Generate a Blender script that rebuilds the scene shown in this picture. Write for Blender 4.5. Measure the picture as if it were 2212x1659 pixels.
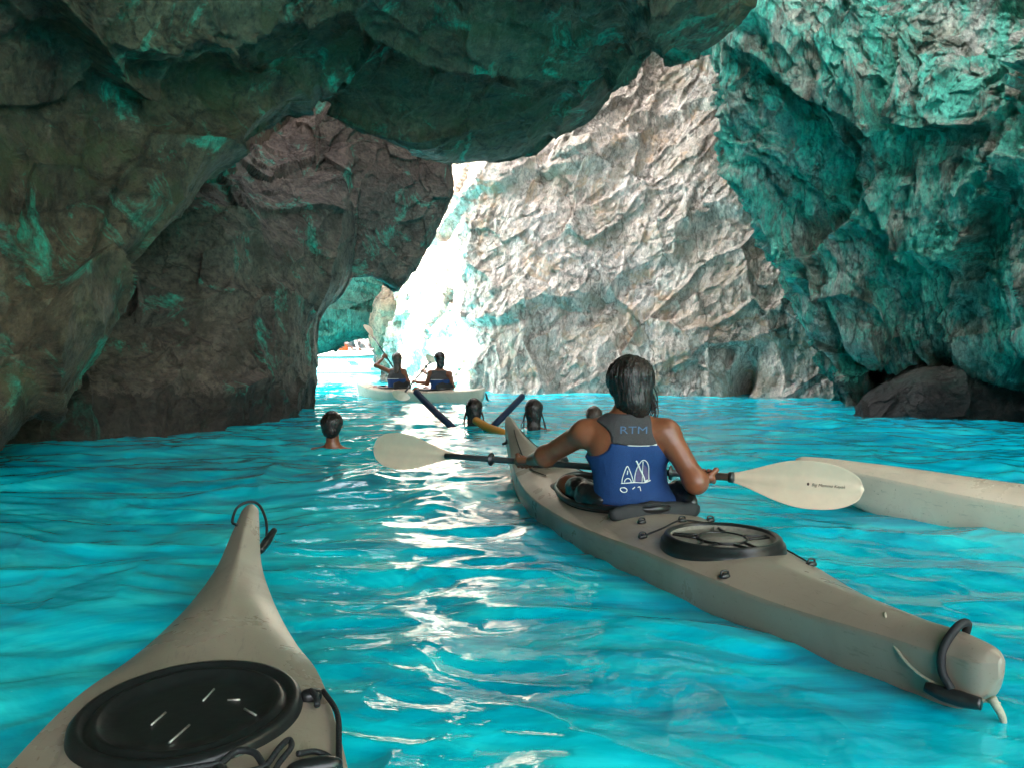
import bpy, bmesh, math, random
import numpy as np
from mathutils import Vector, Matrix

for o in list(bpy.data.objects):
    bpy.data.objects.remove(o, do_unlink=True)
SC = bpy.context.scene
COL = SC.collection
PI = math.pi
R = math.radians

# ------------------------------------------------------------------ camera
CAM_H, FOC, PW, PH, HZ = 0.82, 1640.0, 2212.0, 1659.0, 768.0
cd = bpy.data.cameras.new("camera")
cam = bpy.data.objects.new("camera", cd); COL.objects.link(cam)
cd.sensor_width = 36.0
cd.lens = FOC / PW * 36.0
cd.clip_start = 0.05; cd.clip_end = 500
TILT = math.atan((PH / 2 - HZ) / FOC)
cam.location = (0, 0, CAM_H)
cam.rotation_euler = (PI / 2 - TILT, 0, 0)
SC.camera = cam
CT, ST = math.cos(TILT), math.sin(TILT)

# ------------------------------------------------------------------ sky, sun, exposure
SUN_EL, SUN_AZ = R(44), R(-96)          # azimuth measured from +Y towards +X
sun_dir = Vector((math.sin(SUN_AZ) * math.cos(SUN_EL), math.cos(SUN_AZ) * math.cos(SUN_EL), math.sin(SUN_EL)))
W = bpy.data.worlds.new("World"); SC.world = W; W.use_nodes = True
nt = W.node_tree; nt.nodes.clear()
wo = nt.nodes.new("ShaderNodeOutputWorld"); bg = nt.nodes.new("ShaderNodeBackground")
sk = nt.nodes.new("ShaderNodeTexSky"); sk.sky_type = 'NISHITA'; sk.sun_disc = False
sk.sun_elevation = SUN_EL; sk.sun_rotation = SUN_AZ
sk.dust_density = 3.0; sk.ozone_density = 0.6; sk.air_density = 0.8
hs = nt.nodes.new("ShaderNodeHueSaturation"); hs.inputs['Saturation'].default_value = 0.2
bg.inputs['Strength'].default_value = 0.15
nt.links.new(sk.outputs[0], hs.inputs['Color']); nt.links.new(hs.outputs[0], bg.inputs['Color'])
nt.links.new(bg.outputs[0], wo.inputs['Surface'])
W.cycles.sampling_method = 'MANUAL'; W.cycles.sample_map_resolution = 512
sl = bpy.data.lights.new("sun", 'SUN'); sl.energy = 4.5; sl.angle = R(0.5); sl.color = (1.0, 0.93, 0.82)
so = bpy.data.objects.new("sun", sl); COL.objects.link(so)
so.rotation_euler = sun_dir.to_track_quat('Z', 'Y').to_euler()
so.location = (-20, 10, 30)
SC.view_settings.view_transform = 'Standard'
SC.view_settings.look = 'None'
SC.view_settings.exposure = EXPOSURE = 3.85
SC.view_settings.gamma = 1
SC.view_settings.use_curve_mapping = False
SC.render.engine = 'CYCLES'
SC.cycles.max_bounces = 8; SC.cycles.diffuse_bounces = 5; SC.cycles.glossy_bounces = 3
SC.cycles.transmission_bounces = 4; SC.cycles.caustics_reflective = False; SC.cycles.caustics_refractive = False
SC.cycles.use_denoising = True
SC.cycles.sample_clamp_indirect = 12

# ------------------------------------------------------------------ helpers
def at(px, py, Y):
    """world point on the ray of photo pixel (px, py) (2212 x 1659 frame) at forward distance Y"""
    u = (px - PW / 2) / FOC; v = -(py - PH / 2) / FOC
    dx, dy, dz = u, CT + v * ST, -ST + v * CT
    k = Y / dy
    return Vector((dx * k, Y, CAM_H + dz * k))
def atz(px, py, z):
    u = (px - PW / 2) / FOC; v = -(py - PH / 2) / FOC
    dx, dy, dz = u, CT + v * ST, -ST + v * CT
    k = (z - CAM_H) / dz
    return Vector((dx * k, dy * k, z))

def tag(o, label=None, cat=None, group=None, kind=None):
    if label: o['label'] = label
    if cat: o['category'] = cat
    if group: o['group'] = group
    if kind: o['kind'] = kind
    return o
def link(o, parent=None):
    COL.objects.link(o)
    if parent is not None: o.parent = parent
    return o
def empty(name, loc=(0, 0, 0), rz=0):
    o = bpy.data.objects.new(name, None); COL.objects.link(o)
    o.location = loc; o.rotation_euler = (0, 0, rz); o.empty_display_size = 0.1
    return o
def from_np(name, V, F, mat, parent=None, smooth=True):
    me = bpy.data.meshes.new(name)
    V = np.asarray(V, dtype=np.float32); F = np.asarray(F, dtype=np.int32)
    n = F.shape[1]
    me.vertices.add(len(V)); me.vertices.foreach_set('co', V.ravel())
    me.loops.add(F.size); me.loops.foreach_set('vertex_index', F.ravel())
    me.polygons.add(len(F))
    me.polygons.foreach_set('loop_start', np.arange(0, F.size, n, dtype=np.int32))
    me.polygons.foreach_set('loop_total', np.full(len(F), n, dtype=np.int32))
    me.update(calc_edges=True)
    if smooth: me.polygons.foreach_set('use_smooth', np.ones(len(F), dtype=bool))
    me.materials.append(mat)
    o = bpy.data.objects.new(name, me)
    return link(o, parent)
def grid_faces(r, c, wrap=False):
    i = np.arange(r - 1)[:, None]; cc = c if wrap else c - 1
    j = np.arange(cc)[None, :]
    a = i * c + j; b = i * c + (j + 1) % c; d = (i + 1) * c + j; e = (i + 1) * c + (j + 1) % c
    return np.stack([a, b, e, d], -1).reshape(-1, 4)

# ---- numpy noise
def _h(ix, iy, iz, s):
    with np.errstate(over='ignore'):
        n = (ix.astype(np.uint32) * np.uint32(374761393) + iy.astype(np.uint32) * np.uint32(668265263)
             + iz.astype(np.uint32) * np.uint32(2147483647) + np.uint32(s * 144665 + 1013))
        n = (n ^ (n >> np.uint32(13))) * np.uint32(1274126177)
        n = n ^ (n >> np.uint32(16))
        n = n * np.uint32(2246822519); n = n ^ (n >> np.uint32(15))
    return (n & np.uint32(0xffffff)).astype(np.float32) / np.float32(0xffffff)
def vnoise(P, s=0):
    P = np.asarray(P, dtype=np.float32)
    I = np.floor(P).astype(np.int64); f = P - I; f = f * f * f * (f * (f * 6 - 15) + 10)
    out = 0
    for a in (0, 1):
        wa = f[:, 0] if a else 1 - f[:, 0]
        for b in (0, 1):
            wb = f[:, 1] if b else 1 - f[:, 1]
            for c in (0, 1):
                wc = f[:, 2] if c else 1 - f[:, 2]
                out = out + wa * wb * wc * _h(I[:, 0] + a, I[:, 1] + b, I[:, 2] + c, s)
    return out * 2 - 1
def fbm(P, s=0, o=4, g=0.5):
    t = 0; a = 1.0; n = 0
    for k in range(o):
        t = t + a * vnoise(P * (2.03 ** k) + 17.3 * k, s + k); n += a; a *= g
    return t / n
def facets(P, cell, s=0, tilt=1.0, step=0.5):
    """chiselled blocks: each Worley cell is its own tilted plane; also returns crack closeness"""
    Q = np.asarray(P, dtype=np.float32) / cell
    I = np.floor(Q).astype(np.int64)
    d1 = np.full(len(Q), 9.0, np.float32); d2 = d1.copy(); val = np.zeros(len(Q), np.float32)
    for a in (-1, 0, 1):
        for b in (-1, 0, 1):
            for c in (-1, 0, 1):
                x, y, z = I[:, 0] + a, I[:, 1] + b, I[:, 2] + c
                h1, h2, h3 = _h(x, y, z, s), _h(x, y, z, s + 7), _h(x, y, z, s + 13)
                rx, ry, rz = Q[:, 0] - x - h1, Q[:, 1] - y - h2, Q[:, 2] - z - h3
                d = rx * rx + ry * ry + rz * rz
                g1, g2, g3, g4 = _h(x, y, z, s + 21), _h(x, y, z, s + 29), _h(x, y, z, s + 37), _h(x, y, z, s + 41)
                v = tilt * ((g1 - .5) * rx + (g2 - .5) * ry + (g3 - .5) * rz) * 2 + step * (g4 - .5)
                m = d < d1
                d2 = np.where(m, d1, np.minimum(d2, d)); val = np.where(m, v, val); d1 = np.where(m, d, d1)
    return val, np.sqrt(d2) - np.sqrt(d1)

def cr(ctrl, n):
    """Catmull-Rom resample of axis 0 of ctrl to n rows"""
    ctrl = np.asarray(ctrl, dtype=np.float64); m = len(ctrl)
    ext = np.concatenate([2 * ctrl[:1] - ctrl[1:2], ctrl, 2 * ctrl[-1:] - ctrl[-2:-1]])
    t = np.linspace(0, m - 1, n); i = np.minimum(t.astype(int), m - 2); f = (t - i)
    sh = (-1,) + (1,) * (ctrl.ndim - 1); f = f.reshape(sh)
    p0, p1, p2, p3 = ext[i], ext[i + 1], ext[i + 2], ext[i + 3]
    return 0.5 * (2 * p1 + (p2 - p0) * f + (2 * p0 - 5 * p1 + 4 * p2 - p3) * f ** 2 + (3 * p1 - p0 - 3 * p2 + p3) * f ** 3)

def rock(name, ctrl, nr, nc, mat, amp=1.0, seed=0, flip=False, axis=(0.35, 0.2, 0.9), stretch=1.0, fine=1.0, kind='structure', warp=.22, big=1.0, mid=1.0, strata=None, pits=(), ramp=None, camp=None):
    g = cr(ctrl, nr); g = np.swapaxes(cr(np.swapaxes(g, 0, 1), nc), 0, 1)
    P = g.reshape(-1, 3)
    du = np.gradient(g, axis=0); dv = np.gradient(g, axis=1)
    N = np.cross(du, dv).reshape(-1, 3); N /= np.linalg.norm(N, axis=1, keepdims=True) + 1e-9
    if flip: N = -N
    ax = np.array(axis) / np.linalg.norm(axis)
    al = P @ ax
    S = P - np.outer(al, ax) * (1 - 1 / stretch)
    Wp = S + warp * np.stack([fbm(S * .9 + 5, seed + 50, 3), fbm(S * .9 + 25, seed + 60, 3), fbm(S * .9 + 45, seed + 70, 3)], 1)
    D = 0.30 * fbm(P * 0.55, seed + 1, 3)
    a, ca = facets(Wp, 1.7, seed + 2, 1.0, .7); D += 0.42 * a * big
    b, cb = facets(Wp + 3, 0.62, seed + 3, 1.2, .5); D += 0.15 * b * mid
    c, cc = facets(Wp * 1.0 + 9, 0.21, seed + 4, 1.2, .6); D += 0.06 * fine * c
    c, cc = facets(Wp * 1.0 + 19, 0.09, seed + 5, 1.2, .6); D += 0.022 * fine * c
    D -= 0.10 * np.exp(-(ca / .06) ** 2) + 0.04 * np.exp(-(cb / .08) ** 2)
    D += 0.035 * fine * fbm(S * 5, seed + 8, 3, .6)
    if strata:
        sd_ = np.array(strata[0]); sd_ = sd_ / np.linalg.norm(sd_)
        u = (P @ sd_) / strata[1] + .35 * fbm(P * .45, seed + 90, 3) + .06 * fbm(P * 2.5, seed + 95, 3)
        fr = u - np.floor(u); hgt = _h(np.floor(u).astype(np.int64), np.floor(fbm(P*.18, seed+97, 1)*4).astype(np.int64), np.zeros(len(u), np.int64), seed)
        saw = np.where(fr < .92, fr / .92, (1 - fr) / .08)
        D += strata[2] * (saw - .5) * (.35 + hgt)
    for (qx, qy, qd, w, dp) in pits:
        c = np.array(tuple(at(qx, qy, qd))); q = P - c
        D -= dp * np.sign((N * (np.array([0, 0, 1.0]) - P)).sum(1).mean()) * np.exp(-((q[:, 0] - .25*q[:, 2])**2 / w**2 + q[:, 2]**2 / (w*3.2)**2))
    A_ = np.ones((nr, nc))
    if ramp is not None: A_ *= np.interp(np.linspace(0, 1, nr), np.linspace(0, 1, len(ramp)), ramp)[:, None]
    if camp is not None: A_ *= np.interp(np.linspace(0, 1, nc), np.linspace(0, 1, len(camp)), camp)[None, :]
    P2 = P + N * (D * amp * A_.ravel())[:, None]
    o = from_np(name, P2, grid_faces(nr, nc), mat, smooth=False)
    tag(o, kind=kind)
    return o

# ---- node material helper
class NT:
    def __init__(s, name):
        s.m = bpy.data.materials.new(name); s.m.use_nodes = True; s.t = s.m.node_tree; s.t.nodes.clear()
        s.out = s.n("ShaderNodeOutputMaterial")
    def n(s, t, **kw):
        x = s.t.nodes.new(t)
        for k, v in kw.items(): setattr(x, k, v)
        return x
    def l(s, a, b): s.t.links.new(a, b)
    def ramp(s, fac, stops, interp='LINEAR'):
        r = s.n("ShaderNodeValToRGB"); r.color_ramp.interpolation = interp
        e = r.color_ramp.elements
        while len(e) > 1: e.remove(e[-1])
        e[0].position = stops[0][0]; e[0].color = (*stops[0][1], 1)
        for p, c in stops[1:]:
            q = e.new(p); q.color = (*c, 1)
        s.l(fac, r.inputs[0]); return r.outputs[0]
    def noise(s, vec, scale, detail=4, rough=.55, dist=0):
        x = s.n("ShaderNodeTexNoise"); x.inputs['Scale'].default_value = scale; x.inputs['Detail'].default_value = detail
        x.inputs['Roughness'].default_value = rough; x.inputs['Distortion'].default_value = dist
        s.l(vec, x.inputs['Vector']); return x.outputs[0]
    def mix(s, f, a, b, mode='MIX'):
        x = s.n("ShaderNodeMix", data_type='RGBA', blend_type=mode)
        if isinstance(f, (int, float)): x.inputs[0].default_value = f
        else: s.l(f, x.inputs[0])
        for v, i in ((a, 6), (b, 7)):
            if isinstance(v, tuple): x.inputs[i].default_value = (*v, 1)
            else: s.l(v, x.inputs[i])
        return x.outputs[2]
    def bump(s, h, strength, dist, prev=None):
        b = s.n("ShaderNodeBump"); b.inputs['Strength'].default_value = strength; b.inputs['Distance'].default_value = dist
        s.l(h, b.inputs['Height'])
        if prev is not None: s.l(prev, b.inputs['Normal'])
        return b.outputs[0]
    def pos(s, scale=(1, 1, 1), rot=(0, 0, 0), space='Object'):
        tc = s.n("ShaderNodeTexCoord"); mp = s.n("ShaderNodeMapping")
        mp.inputs['Scale'].default_value = scale; mp.inputs['Rotation'].default_value = rot
        s.l(tc.outputs[space], mp.inputs[0]); return mp.outputs[0]
    def bsdf(s, color, rough=.5, normal=None, **kw):
        b = s.n("ShaderNodeBsdfPrincipled")
        if isinstance(color, tuple): b.inputs['Base Color'].default_value = (*color, 1)
        else: s.l(color, b.inputs['Base Color'])
        if isinstance(rough, (int, float)): b.inputs['Roughness'].default_value = rough
        else: s.l(rough, b.inputs['Roughness'])
        if normal is not None: s.l(normal, b.inputs['Normal'])
        for k, v in kw.items():
            b.inputs[k.replace('_', ' ')].default_value = v
        s.l(b.outputs[0], s.out.inputs[0]); return b

def rock_mat(name, lo, mid, hi, stain, stain_amt, rot=(0, 0, 0), sc=(1, 1, 1), bumpk=1.0, rough=.75, water_glow=None, al=(.55, .7), ochre=None, crack=.7, wet=.35):
    t = NT(name)
    v0 = t.pos(); v = t.pos(sc, rot)
    n1 = t.noise(v0, .55, 8, .65, .6); n2 = t.noise(v, 4.0, 10, .72, .5); n3 = t.noise(v, 17, 6, .7); n4 = t.noise(v0, 60, 3, .6)
    base = t.ramp(n1, [(.32, lo), (.5, mid), (.66, hi)])
    var = t.ramp(n2, [(.34, (.38, .38, .38)), (.47, (.85, .85, .85)), (.56, (1.1, 1.1, 1.1)), (.66, (1.45, 1.45, 1.45))])
    c = t.mix(1.0, base, var, 'MULTIPLY')
    sp = t.ramp(n3, [(.38, (.55, .55, .55)), (.5, (1, 1, 1)), (.62, (1.25, 1.25, 1.25))])
    c = t.mix(.9, c, sp, 'MULTIPLY')
    ns = t.noise(v0, 1.1, 8, .7, 1.0)
    f = t.ramp(ns, [(.52, (0, 0, 0)), (.60, (stain_amt,) * 3)])
    c = t.mix(f, c, stain)
    if ochre:
        no = t.noise(v0, .8, 8, .7, 1.5); fo = t.ramp(no, [(.55, (0, 0, 0)), (.62, (.7, .7, .7))]); c = t.mix(fo, c, ochre)
    if water_glow:  # teal light bounced off the water, painted as patches into the rock colour
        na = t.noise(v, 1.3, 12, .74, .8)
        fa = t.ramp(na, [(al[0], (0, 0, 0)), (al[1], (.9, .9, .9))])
        ag = t.mix(1.0, water_glow, sp, 'MULTIPLY')
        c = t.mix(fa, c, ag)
    sx = t.n("ShaderNodeSeparateXYZ"); t.l(v0, sx.inputs[0])
    ad = t.n("ShaderNodeMath", operation='MULTIPLY_ADD'); t.l(n2, ad.inputs[0]); ad.inputs[1].default_value = -.9; t.l(sx.outputs[2], ad.inputs[2])
    tide = t.ramp(ad.outputs[0], [(0, (wet, wet, wet)), (.02, (1, 1, 1))])
    c = t.mix(1.0, c, tide, 'MULTIPLY')
    def edge(scale, w, jit):
        vo = t.n("ShaderNodeTexVoronoi", feature='DISTANCE_TO_EDGE'); vo.inputs['Scale'].default_value = scale
        wv = t.n("ShaderNodeMix", data_type='VECTOR'); wv.inputs[0].default_value = jit
        nv = t.n("ShaderNodeTexNoise"); nv.inputs['Scale'].default_value = 2.5; nv.inputs['Detail'].default_value = 6; t.l(v, nv.inputs['Vector'])
        t.l(v, wv.inputs[4]); t.l(nv.outputs[1], wv.inputs[5]); t.l(wv.outputs[1], vo.inputs['Vector'])
        return t.ramp(vo.outputs[0], [(0, (0, 0, 0)), (w, (1, 1, 1))])
    e1, e2 = edge(1.1, .022, .45), edge(5.0, .05, .5)
    ck = t.ramp(e1, [(0, (.25, .23, .2)), (1, (1, 1, 1))])
    c = t.mix(crack, c, ck, 'MULTIPLY')
    b = t.bump(e1, .6 * bumpk, .06)
    b = t.bump(e2, .30 * bumpk, .02, b)
    b = t.bump(n2, 1.0 * bumpk, .16, b)
    b = t.bump(n3, .9 * bumpk, .045, b)
    b = t.bump(n4, .5 * bumpk, .008, b)
    t.bsdf(c, rough, b)
    return t.m
# ================================================================== THE CAVE
M = {}
M['rock_dark'] = rock_mat('rock_dark', (.09, .058, .034), (.155, .105, .062), (.22, .155, .095), (.09, .09, .035), .7, bumpk=.9, rough=.55, water_glow=(.05, .50, .33), al=(.54, .64))
M['rock_back'] = rock_mat('rock_back', (.09, .06, .048), (.15, .105, .08), (.20, .145, .105), (.08, .06, .04), .6, bumpk=.7, water_glow=(.05, .45, .31), al=(.55, .66))
M['rock_pale'] = rock_mat('rock_pale', (.43, .34, .28), (.63, .53, .455), (.72, .62, .56), (.40, .31, .22), .6, rot=(.3, .5, .2), sc=(1.3, 1.3, .6), bumpk=.8, wet=.85, water_glow=(.26, .40, .29), al=(.62, .70), ochre=(.55, .36, .22))
M['rock_right'] = rock_mat('rock_right', (.26, .25, .17), (.52, .52, .42), (.70, .70, .62), (.09, .09, .05), .75, rot=(-.2, .45, .1), sc=(1.3, 1.3, .6), bumpk=1.2, rough=.5, water_glow=(.11, .68, .50), al=(.455, .56))
M['rock_back2'] = rock_mat('rock_beige', (.12, .085, .05), (.20, .14, .09), (.26, .19, .13), (.3,.2,.12), .5, bumpk=.6)
M['rock_far'] = rock_mat('rock_far', (.07, .05, .045), (.12, .09, .08), (.16, .12, .11), (.06, .045, .04), .5)
M['rock_shade'] = rock_mat('rock_shade', (.030, .024, .018), (.055, .043, .032), (.08, .065, .05), (.02, .05, .035), .7, bumpk=.9, rough=.6)  # shade under the overhang put into a darker rock colour
M['rock_teal_glow'] = rock_mat('rock_teal_glow', (.04, .12, .09), (.05, .22, .16), (.08, .30, .23), (.03, .10, .08), .6, rot=(.2, .2, 1.3), sc=(1.2, 1.2, .5), bumpk=1.2)  # teal light off the water put into the rock colour

def wpt(c):
    return c[1:] if c[0] == 'w' else tuple(at(*c))
# --- near roof and left flank; its lower edge is the long diagonal and the lip above the bright wall
e = [(-120,1120,4.7),(20,940,5.0),(100,790,5.4),(215,630,5.9),(350,480,6.5),(430,370,6.9),(545,300,7.4),(630,235,7.9),(692,185,8.4),
     (800,250,9.3),(930,322,9.7),(1000,345,10),(1130,338,10.3),(1205,278,10.4),(1280,240,10.4),(1400,115,9.6),(1540,70,8.8),(1640,-60,8)]
r2 = [(-350,1150,4.2),(-150,900,4.6),(-40,700,4.9),(60,520,5.4),(200,370,5.9),(300,270,6.3),(420,215,6.8),(540,140,7.5),(690,90,7.9),
      (810,150,8.2),(930,200,8.6),(1010,220,8.9),(1130,210,9.0),(1210,170,8.9),(1290,130,8.6),(1400,40,8.2),(1530,-10,7.8),(1640,-150,7.2)]
r3 = [(-700,1150,3.6),(-500,850,3.9),(-350,600,4.2),(-200,350,4.5),(-60,200,4.9),(60,90,5.3),(250,60,5.8),(450,0,6.3),(680,-60,6.6),
      (830,-30,6.9),(940,0,7.1),(1030,0,7.2),(1140,-10,7.2),(1220,-30,7.1),(1300,-60,6.9),(1410,-110,6.7),(1530,-150,6.5),(1650,-260,6.2)]
r4 = [('w',-4.6,-.5,-.6),('w',-5,-.5,1.6),('w',-5,0,3.4),('w',-4.6,.8,4.6)] + [('w', -3.9 + .5*k, 1.8 + .38*k if k < 7 else 4.6, 5.0) for k in range(14)]
r5 = [('w',-5,-5,-.6),('w',-5.5,-5,2.6),('w',-6,-4,6),('w',-5.4,-2,9)] + [('w', -5 + .6*k, -.5 + .5*k if k < 9 else 4.3, 9) for k in range(14)]
E = [wpt(p) for p in e]; A2 = [wpt(p) for p in r2]; A3 = [wpt(p) for p in r3]; A4 = [wpt(p) for p in r4]; A5 = [wpt(p) for p in r5]
m1, m2 = [], []
for i, (p, q) in enumerate(zip(e, r2)):
    k1, k2 = (1.4, 2.6) if i < 9 else (.7, 1.2)
    m1.append(tuple(at(p[0]*.75+q[0]*.25, p[1]*.75+q[1]*.25, p[2]+k1)))
    m2.append(tuple(at(p[0]*.2+q[0]*.8, p[1]*.2+q[1]*.8, p[2]+k2)))
rock('cave_roof_or_added_slab', [m2, m1, E, A2, A3, A4, A5], 560, 840, M['rock_dark'], amp=.95, seed=3, flip=False, axis=(.5,.3,.6), stretch=1.3, mid=.5, fine=.45, strata=((.5,-.2,.8), 2.8, .35), ramp=[.5,.5,.42,.8,1,1,1])

# --- left rock mass standing in the water behind the diagonal
ys = [100, 300, 450, 600, 700, 790, 880, 1060]
px = [-200, 50, 200, 350, 500, 600]
dep = [[11,11.5,12,13,14.2,15],[9.5,10,10.3,10.9,12,13.2],[8.3,8.8,9.2,9.5,10,11.2],[7.3,7.8,8.3,8.7,9.1,10.2],
       [6.9,7.3,7.8,8.3,8.8,9.8],[6.7,7.0,7.4,7.9,8.5,9.5],[6.6,6.8,7.1,7.6,8.2,9.4],[6.6,6.8,7.1,7.6,8.2,9.4]]
edge = [(760,100,15.2),(770,300,14),(765,450,13.2),(750,600,12.8),(688,690,12.2),(676,790,12),(674,885,12),(670,1060,12)]
ctrl = []
for y, dr, ed in zip(ys, dep, edge):
    row = [tuple(at(x, y, d)) for x, d in zip(px, dr)]
    row.append(tuple(at(ed[0]-28, ed[1], ed[2]-1.2))); row.append(tuple(at(*ed)))
    row.append(tuple(at(ed[0]-22, ed[1], ed[2]+.9))); row.append(tuple(at(ed[0]-110, ed[1], ed[2]+1.6)))
    ctrl.append(row)
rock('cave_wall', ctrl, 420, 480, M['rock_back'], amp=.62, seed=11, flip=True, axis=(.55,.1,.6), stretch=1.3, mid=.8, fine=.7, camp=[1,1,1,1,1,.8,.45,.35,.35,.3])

# --- hanging rock of the back arch
rows = [(215,[680,760,840,920,1010]),(350,[680,760,840,910,976]),(420,[680,760,840,910,979]),(500,[680,750,820,885,940]),(570,[680,745,800,855,898])]
ctrl = []
for i, (y, xs) in enumerate(rows):
    r = [tuple(at(x, y, 12.6 + .25*j)) for j, x in enumerate(xs)]
    r.append(tuple(at(xs[-1]-30, y, 14.7))); ctrl.append(r)
bt = [(680,655,12.6),(740,615,12.9),(785,600,13.1),(825,612,13.4),(856,622,13.6),(840,608,14.7)]
ctrl.append([tuple(at(*p)) for p in bt])
ctrl.append([tuple(at(p[0], p[1]-30, p[2]+1.1)) for p in bt])
rock('cave_arch', ctrl, 260, 200, M['rock_back'], amp=.22, seed=19, flip=True, axis=(.2,.1,.9), stretch=1.5)

# --- the tall pale wall
px = [800, 880, 960, 1050, 1200, 1400, 1600, 1750, 1880, 2000]
bd = [23, 20.5, 18.3, 16.6, 15.7, 15.3, 14.6, 13.9, 13.2, 12.8]
ys = [960, 870, 790, 700, 600, 500, 400, 300, 200, 100, -40, -200]
bk = [0, 0, .15, .35, .7, 1.1, 1.5, 2.0, 2.6, 3.0, 3.2, 4.5]
ctrl = []
lx = [835, 838, 830, 838, 862, 862, 862, 862, 862, 862, 862, 862]
for j, (y, b) in enumerate(zip(ys, bk)):
    row = [tuple(at(lx[j]-5, y, 27)), tuple(at(lx[j], y, bd[0]+b))]
    row += [tuple(at(x, y, d + b * (1 if x < 1500 else .7))) for x, d in zip(px[1:], bd[1:])]
    ctrl.append(row)
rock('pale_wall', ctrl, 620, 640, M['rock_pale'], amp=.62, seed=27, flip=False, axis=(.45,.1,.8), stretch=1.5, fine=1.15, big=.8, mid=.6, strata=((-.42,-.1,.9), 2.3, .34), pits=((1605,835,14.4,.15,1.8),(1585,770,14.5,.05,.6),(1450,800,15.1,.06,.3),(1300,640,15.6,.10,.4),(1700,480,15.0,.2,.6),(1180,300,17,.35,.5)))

# --- right flank hanging nearer than the pale wall
ed = {-300:1700,-120:1650,0:1592,70:1535,180:1545,290:1545,400:1610,490:1680,600:1722,700:1765,740:1782,790:1802,900:1845,1040:1850}
dd = {-300:[12.5,12,11.4,10.8,10.2,9.4,8],-120:[12.2,11.6,11,10.3,9.7,8.8,7.2],0:[11.9,11.3,10.6,9.9,9.2,8.2,6.8],70:[11.8,11.2,10.5,9.8,9.0,8.0,6.6],
      180:[12,11.3,10.4,9.6,8.7,7.8,6.4],290:[12,11.5,10.6,9.6,8.6,7.6,6.2],400:[12.1,11.5,10.8,9.7,8.6,7.4,6.0],
      490:[12.1,11.6,11,10,8.8,7.4,5.8],600:[12,11.7,11.2,10.3,9.0,7.4,5.8],700:[11.9,11.7,11.4,10.7,9.4,7.6,5.8],
      740:[11.85,11.75,11.5,11.0,9.8,7.8,6],790:[11.8,12.0,12.9,13.0,12.4,9.6,6.6],900:[11.6,12.2,13.4,13.8,13.2,10.4,7],1040:[11.6,12.2,13.4,13.8,13.2,10.4,7]}
ctrl = []
for y in sorted(ed):
    x0 = ed[y]; d = dd[y]
    xs = [x0, x0+60, x0+ (1900-x0)*.62 + 20, 2000, 2170, 2330, 2700]
    row = [tuple(at(x0+60, y, d[0]+2.6)), tuple(at(x0+10, y, d[0]+1.0))] + [tuple(at(x, y, q)) for x, q in zip(xs, d)]
    ctrl.append(row)
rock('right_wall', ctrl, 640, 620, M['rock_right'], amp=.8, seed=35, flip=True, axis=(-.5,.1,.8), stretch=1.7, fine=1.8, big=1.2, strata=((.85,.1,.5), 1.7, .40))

# --- low dark rock under the right flank
cols = [(1850,896,890),(1880,904,866),(1930,907,842),(1990,910,812),(2050,911,800),(2110,912,768),(2212,914,730),(2400,925,690),(2700,960,600)]
ctrl = []
for k, f in enumerate([0, .35, .7, 1.0, 1.0]):
    row = []
    for i, (x, wy, ty) in enumerate(cols):
        d = CAM_H * FOC / (wy - HZ)
        y = (wy + 60) * (1 - f) + ty * f - (22 if k == 4 else 0)
        row.append(tuple(at(x, y, d + (.25 * f if k < 3 else (.6 if k == 3 else 2.6)))))
    ctrl.append(row)
rock('low_rock', ctrl, 220, 420, M['rock_shade'], amp=.28, seed=43, flip=False, fine=.9)

# --- far arch rock, water glow painted into its teal, and the cliff beyond it
ctrl = []
for y, d in [(300,27),(450,25.5),(560,24.5),(660,24),(735,24.2)]:
    ctrl.append([tuple(at(x, y + (0 if y < 700 else dy), d + o)) for x, dy, o in [(560,40,1),(640,30,.4),(706,16,0),(740,0,0),(790,-12,.2),(850,-20,.8),(950,-20,2)]])
ctrl.append([tuple(at(x, 735 + dy - 12, 27.5)) for x, dy in [(560,40),(640,30),(706,16),(740,0),(790,-12),(850,-20),(950,-20)]])
rock('far_arch', ctrl, 180, 200, M['rock_teal_glow'], amp=.5, seed=51, flip=True, axis=(.95,.1,-.2), stretch=3.0)
ctrl = []
for y, d in [(560,60),(640,56),(700,53),(740,50),(790,49),(830,49)]:
    ctrl.append([tuple(at(x, y, d + abs(x-760)*.004)) for x in (300,480,640,740,840,980,1200)])
rock('far_cliff', ctrl, 120, 200, M['rock_far'], amp=1.6, seed=59, flip=False)

def blob(name, c, size, mat, seed, amp=.4, n=90, kind='structure', p=3.0, facet=1.0):
    """a boulder or rock bulk: super-ellipsoid, chiselled"""
    u = np.linspace(0, 2*PI, n*2, endpoint=False); v = np.linspace(-PI/2, PI/2, n)
    U, Vv = np.meshgrid(u, v)
    def sp(x): return np.sign(x) * np.abs(x) ** (2/p)
    X = sp(np.cos(Vv)) * sp(np.cos(U)); Y = sp(np.cos(Vv)) * sp(np.sin(U)); Z = sp(np.sin(Vv))
    N = np.stack([np.cos(Vv)*np.cos(U), np.cos(Vv)*np.sin(U), np.sin(Vv)], -1).reshape(-1, 3)
    P = np.stack([X*size[0], Y*size[1], Z*size[2]], -1).reshape(-1, 3) + np.array(c)
    f1, c1 = facets(P, facet*1.2, seed); f2, c2 = facets(P + 4, facet*.45, seed+5)
    D = (f1 * .8 + f2 * .3 + fbm(P*.7/facet, seed, 4) * .6 - .2*np.exp(-(c1/.06)**2)) * amp
    P = P + N * D[:, None]
    o = from_np(name, P, grid_faces(n, 2*n, True), mat, smooth=False)
    if kind: tag(o, kind=kind)
    return o
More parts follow.
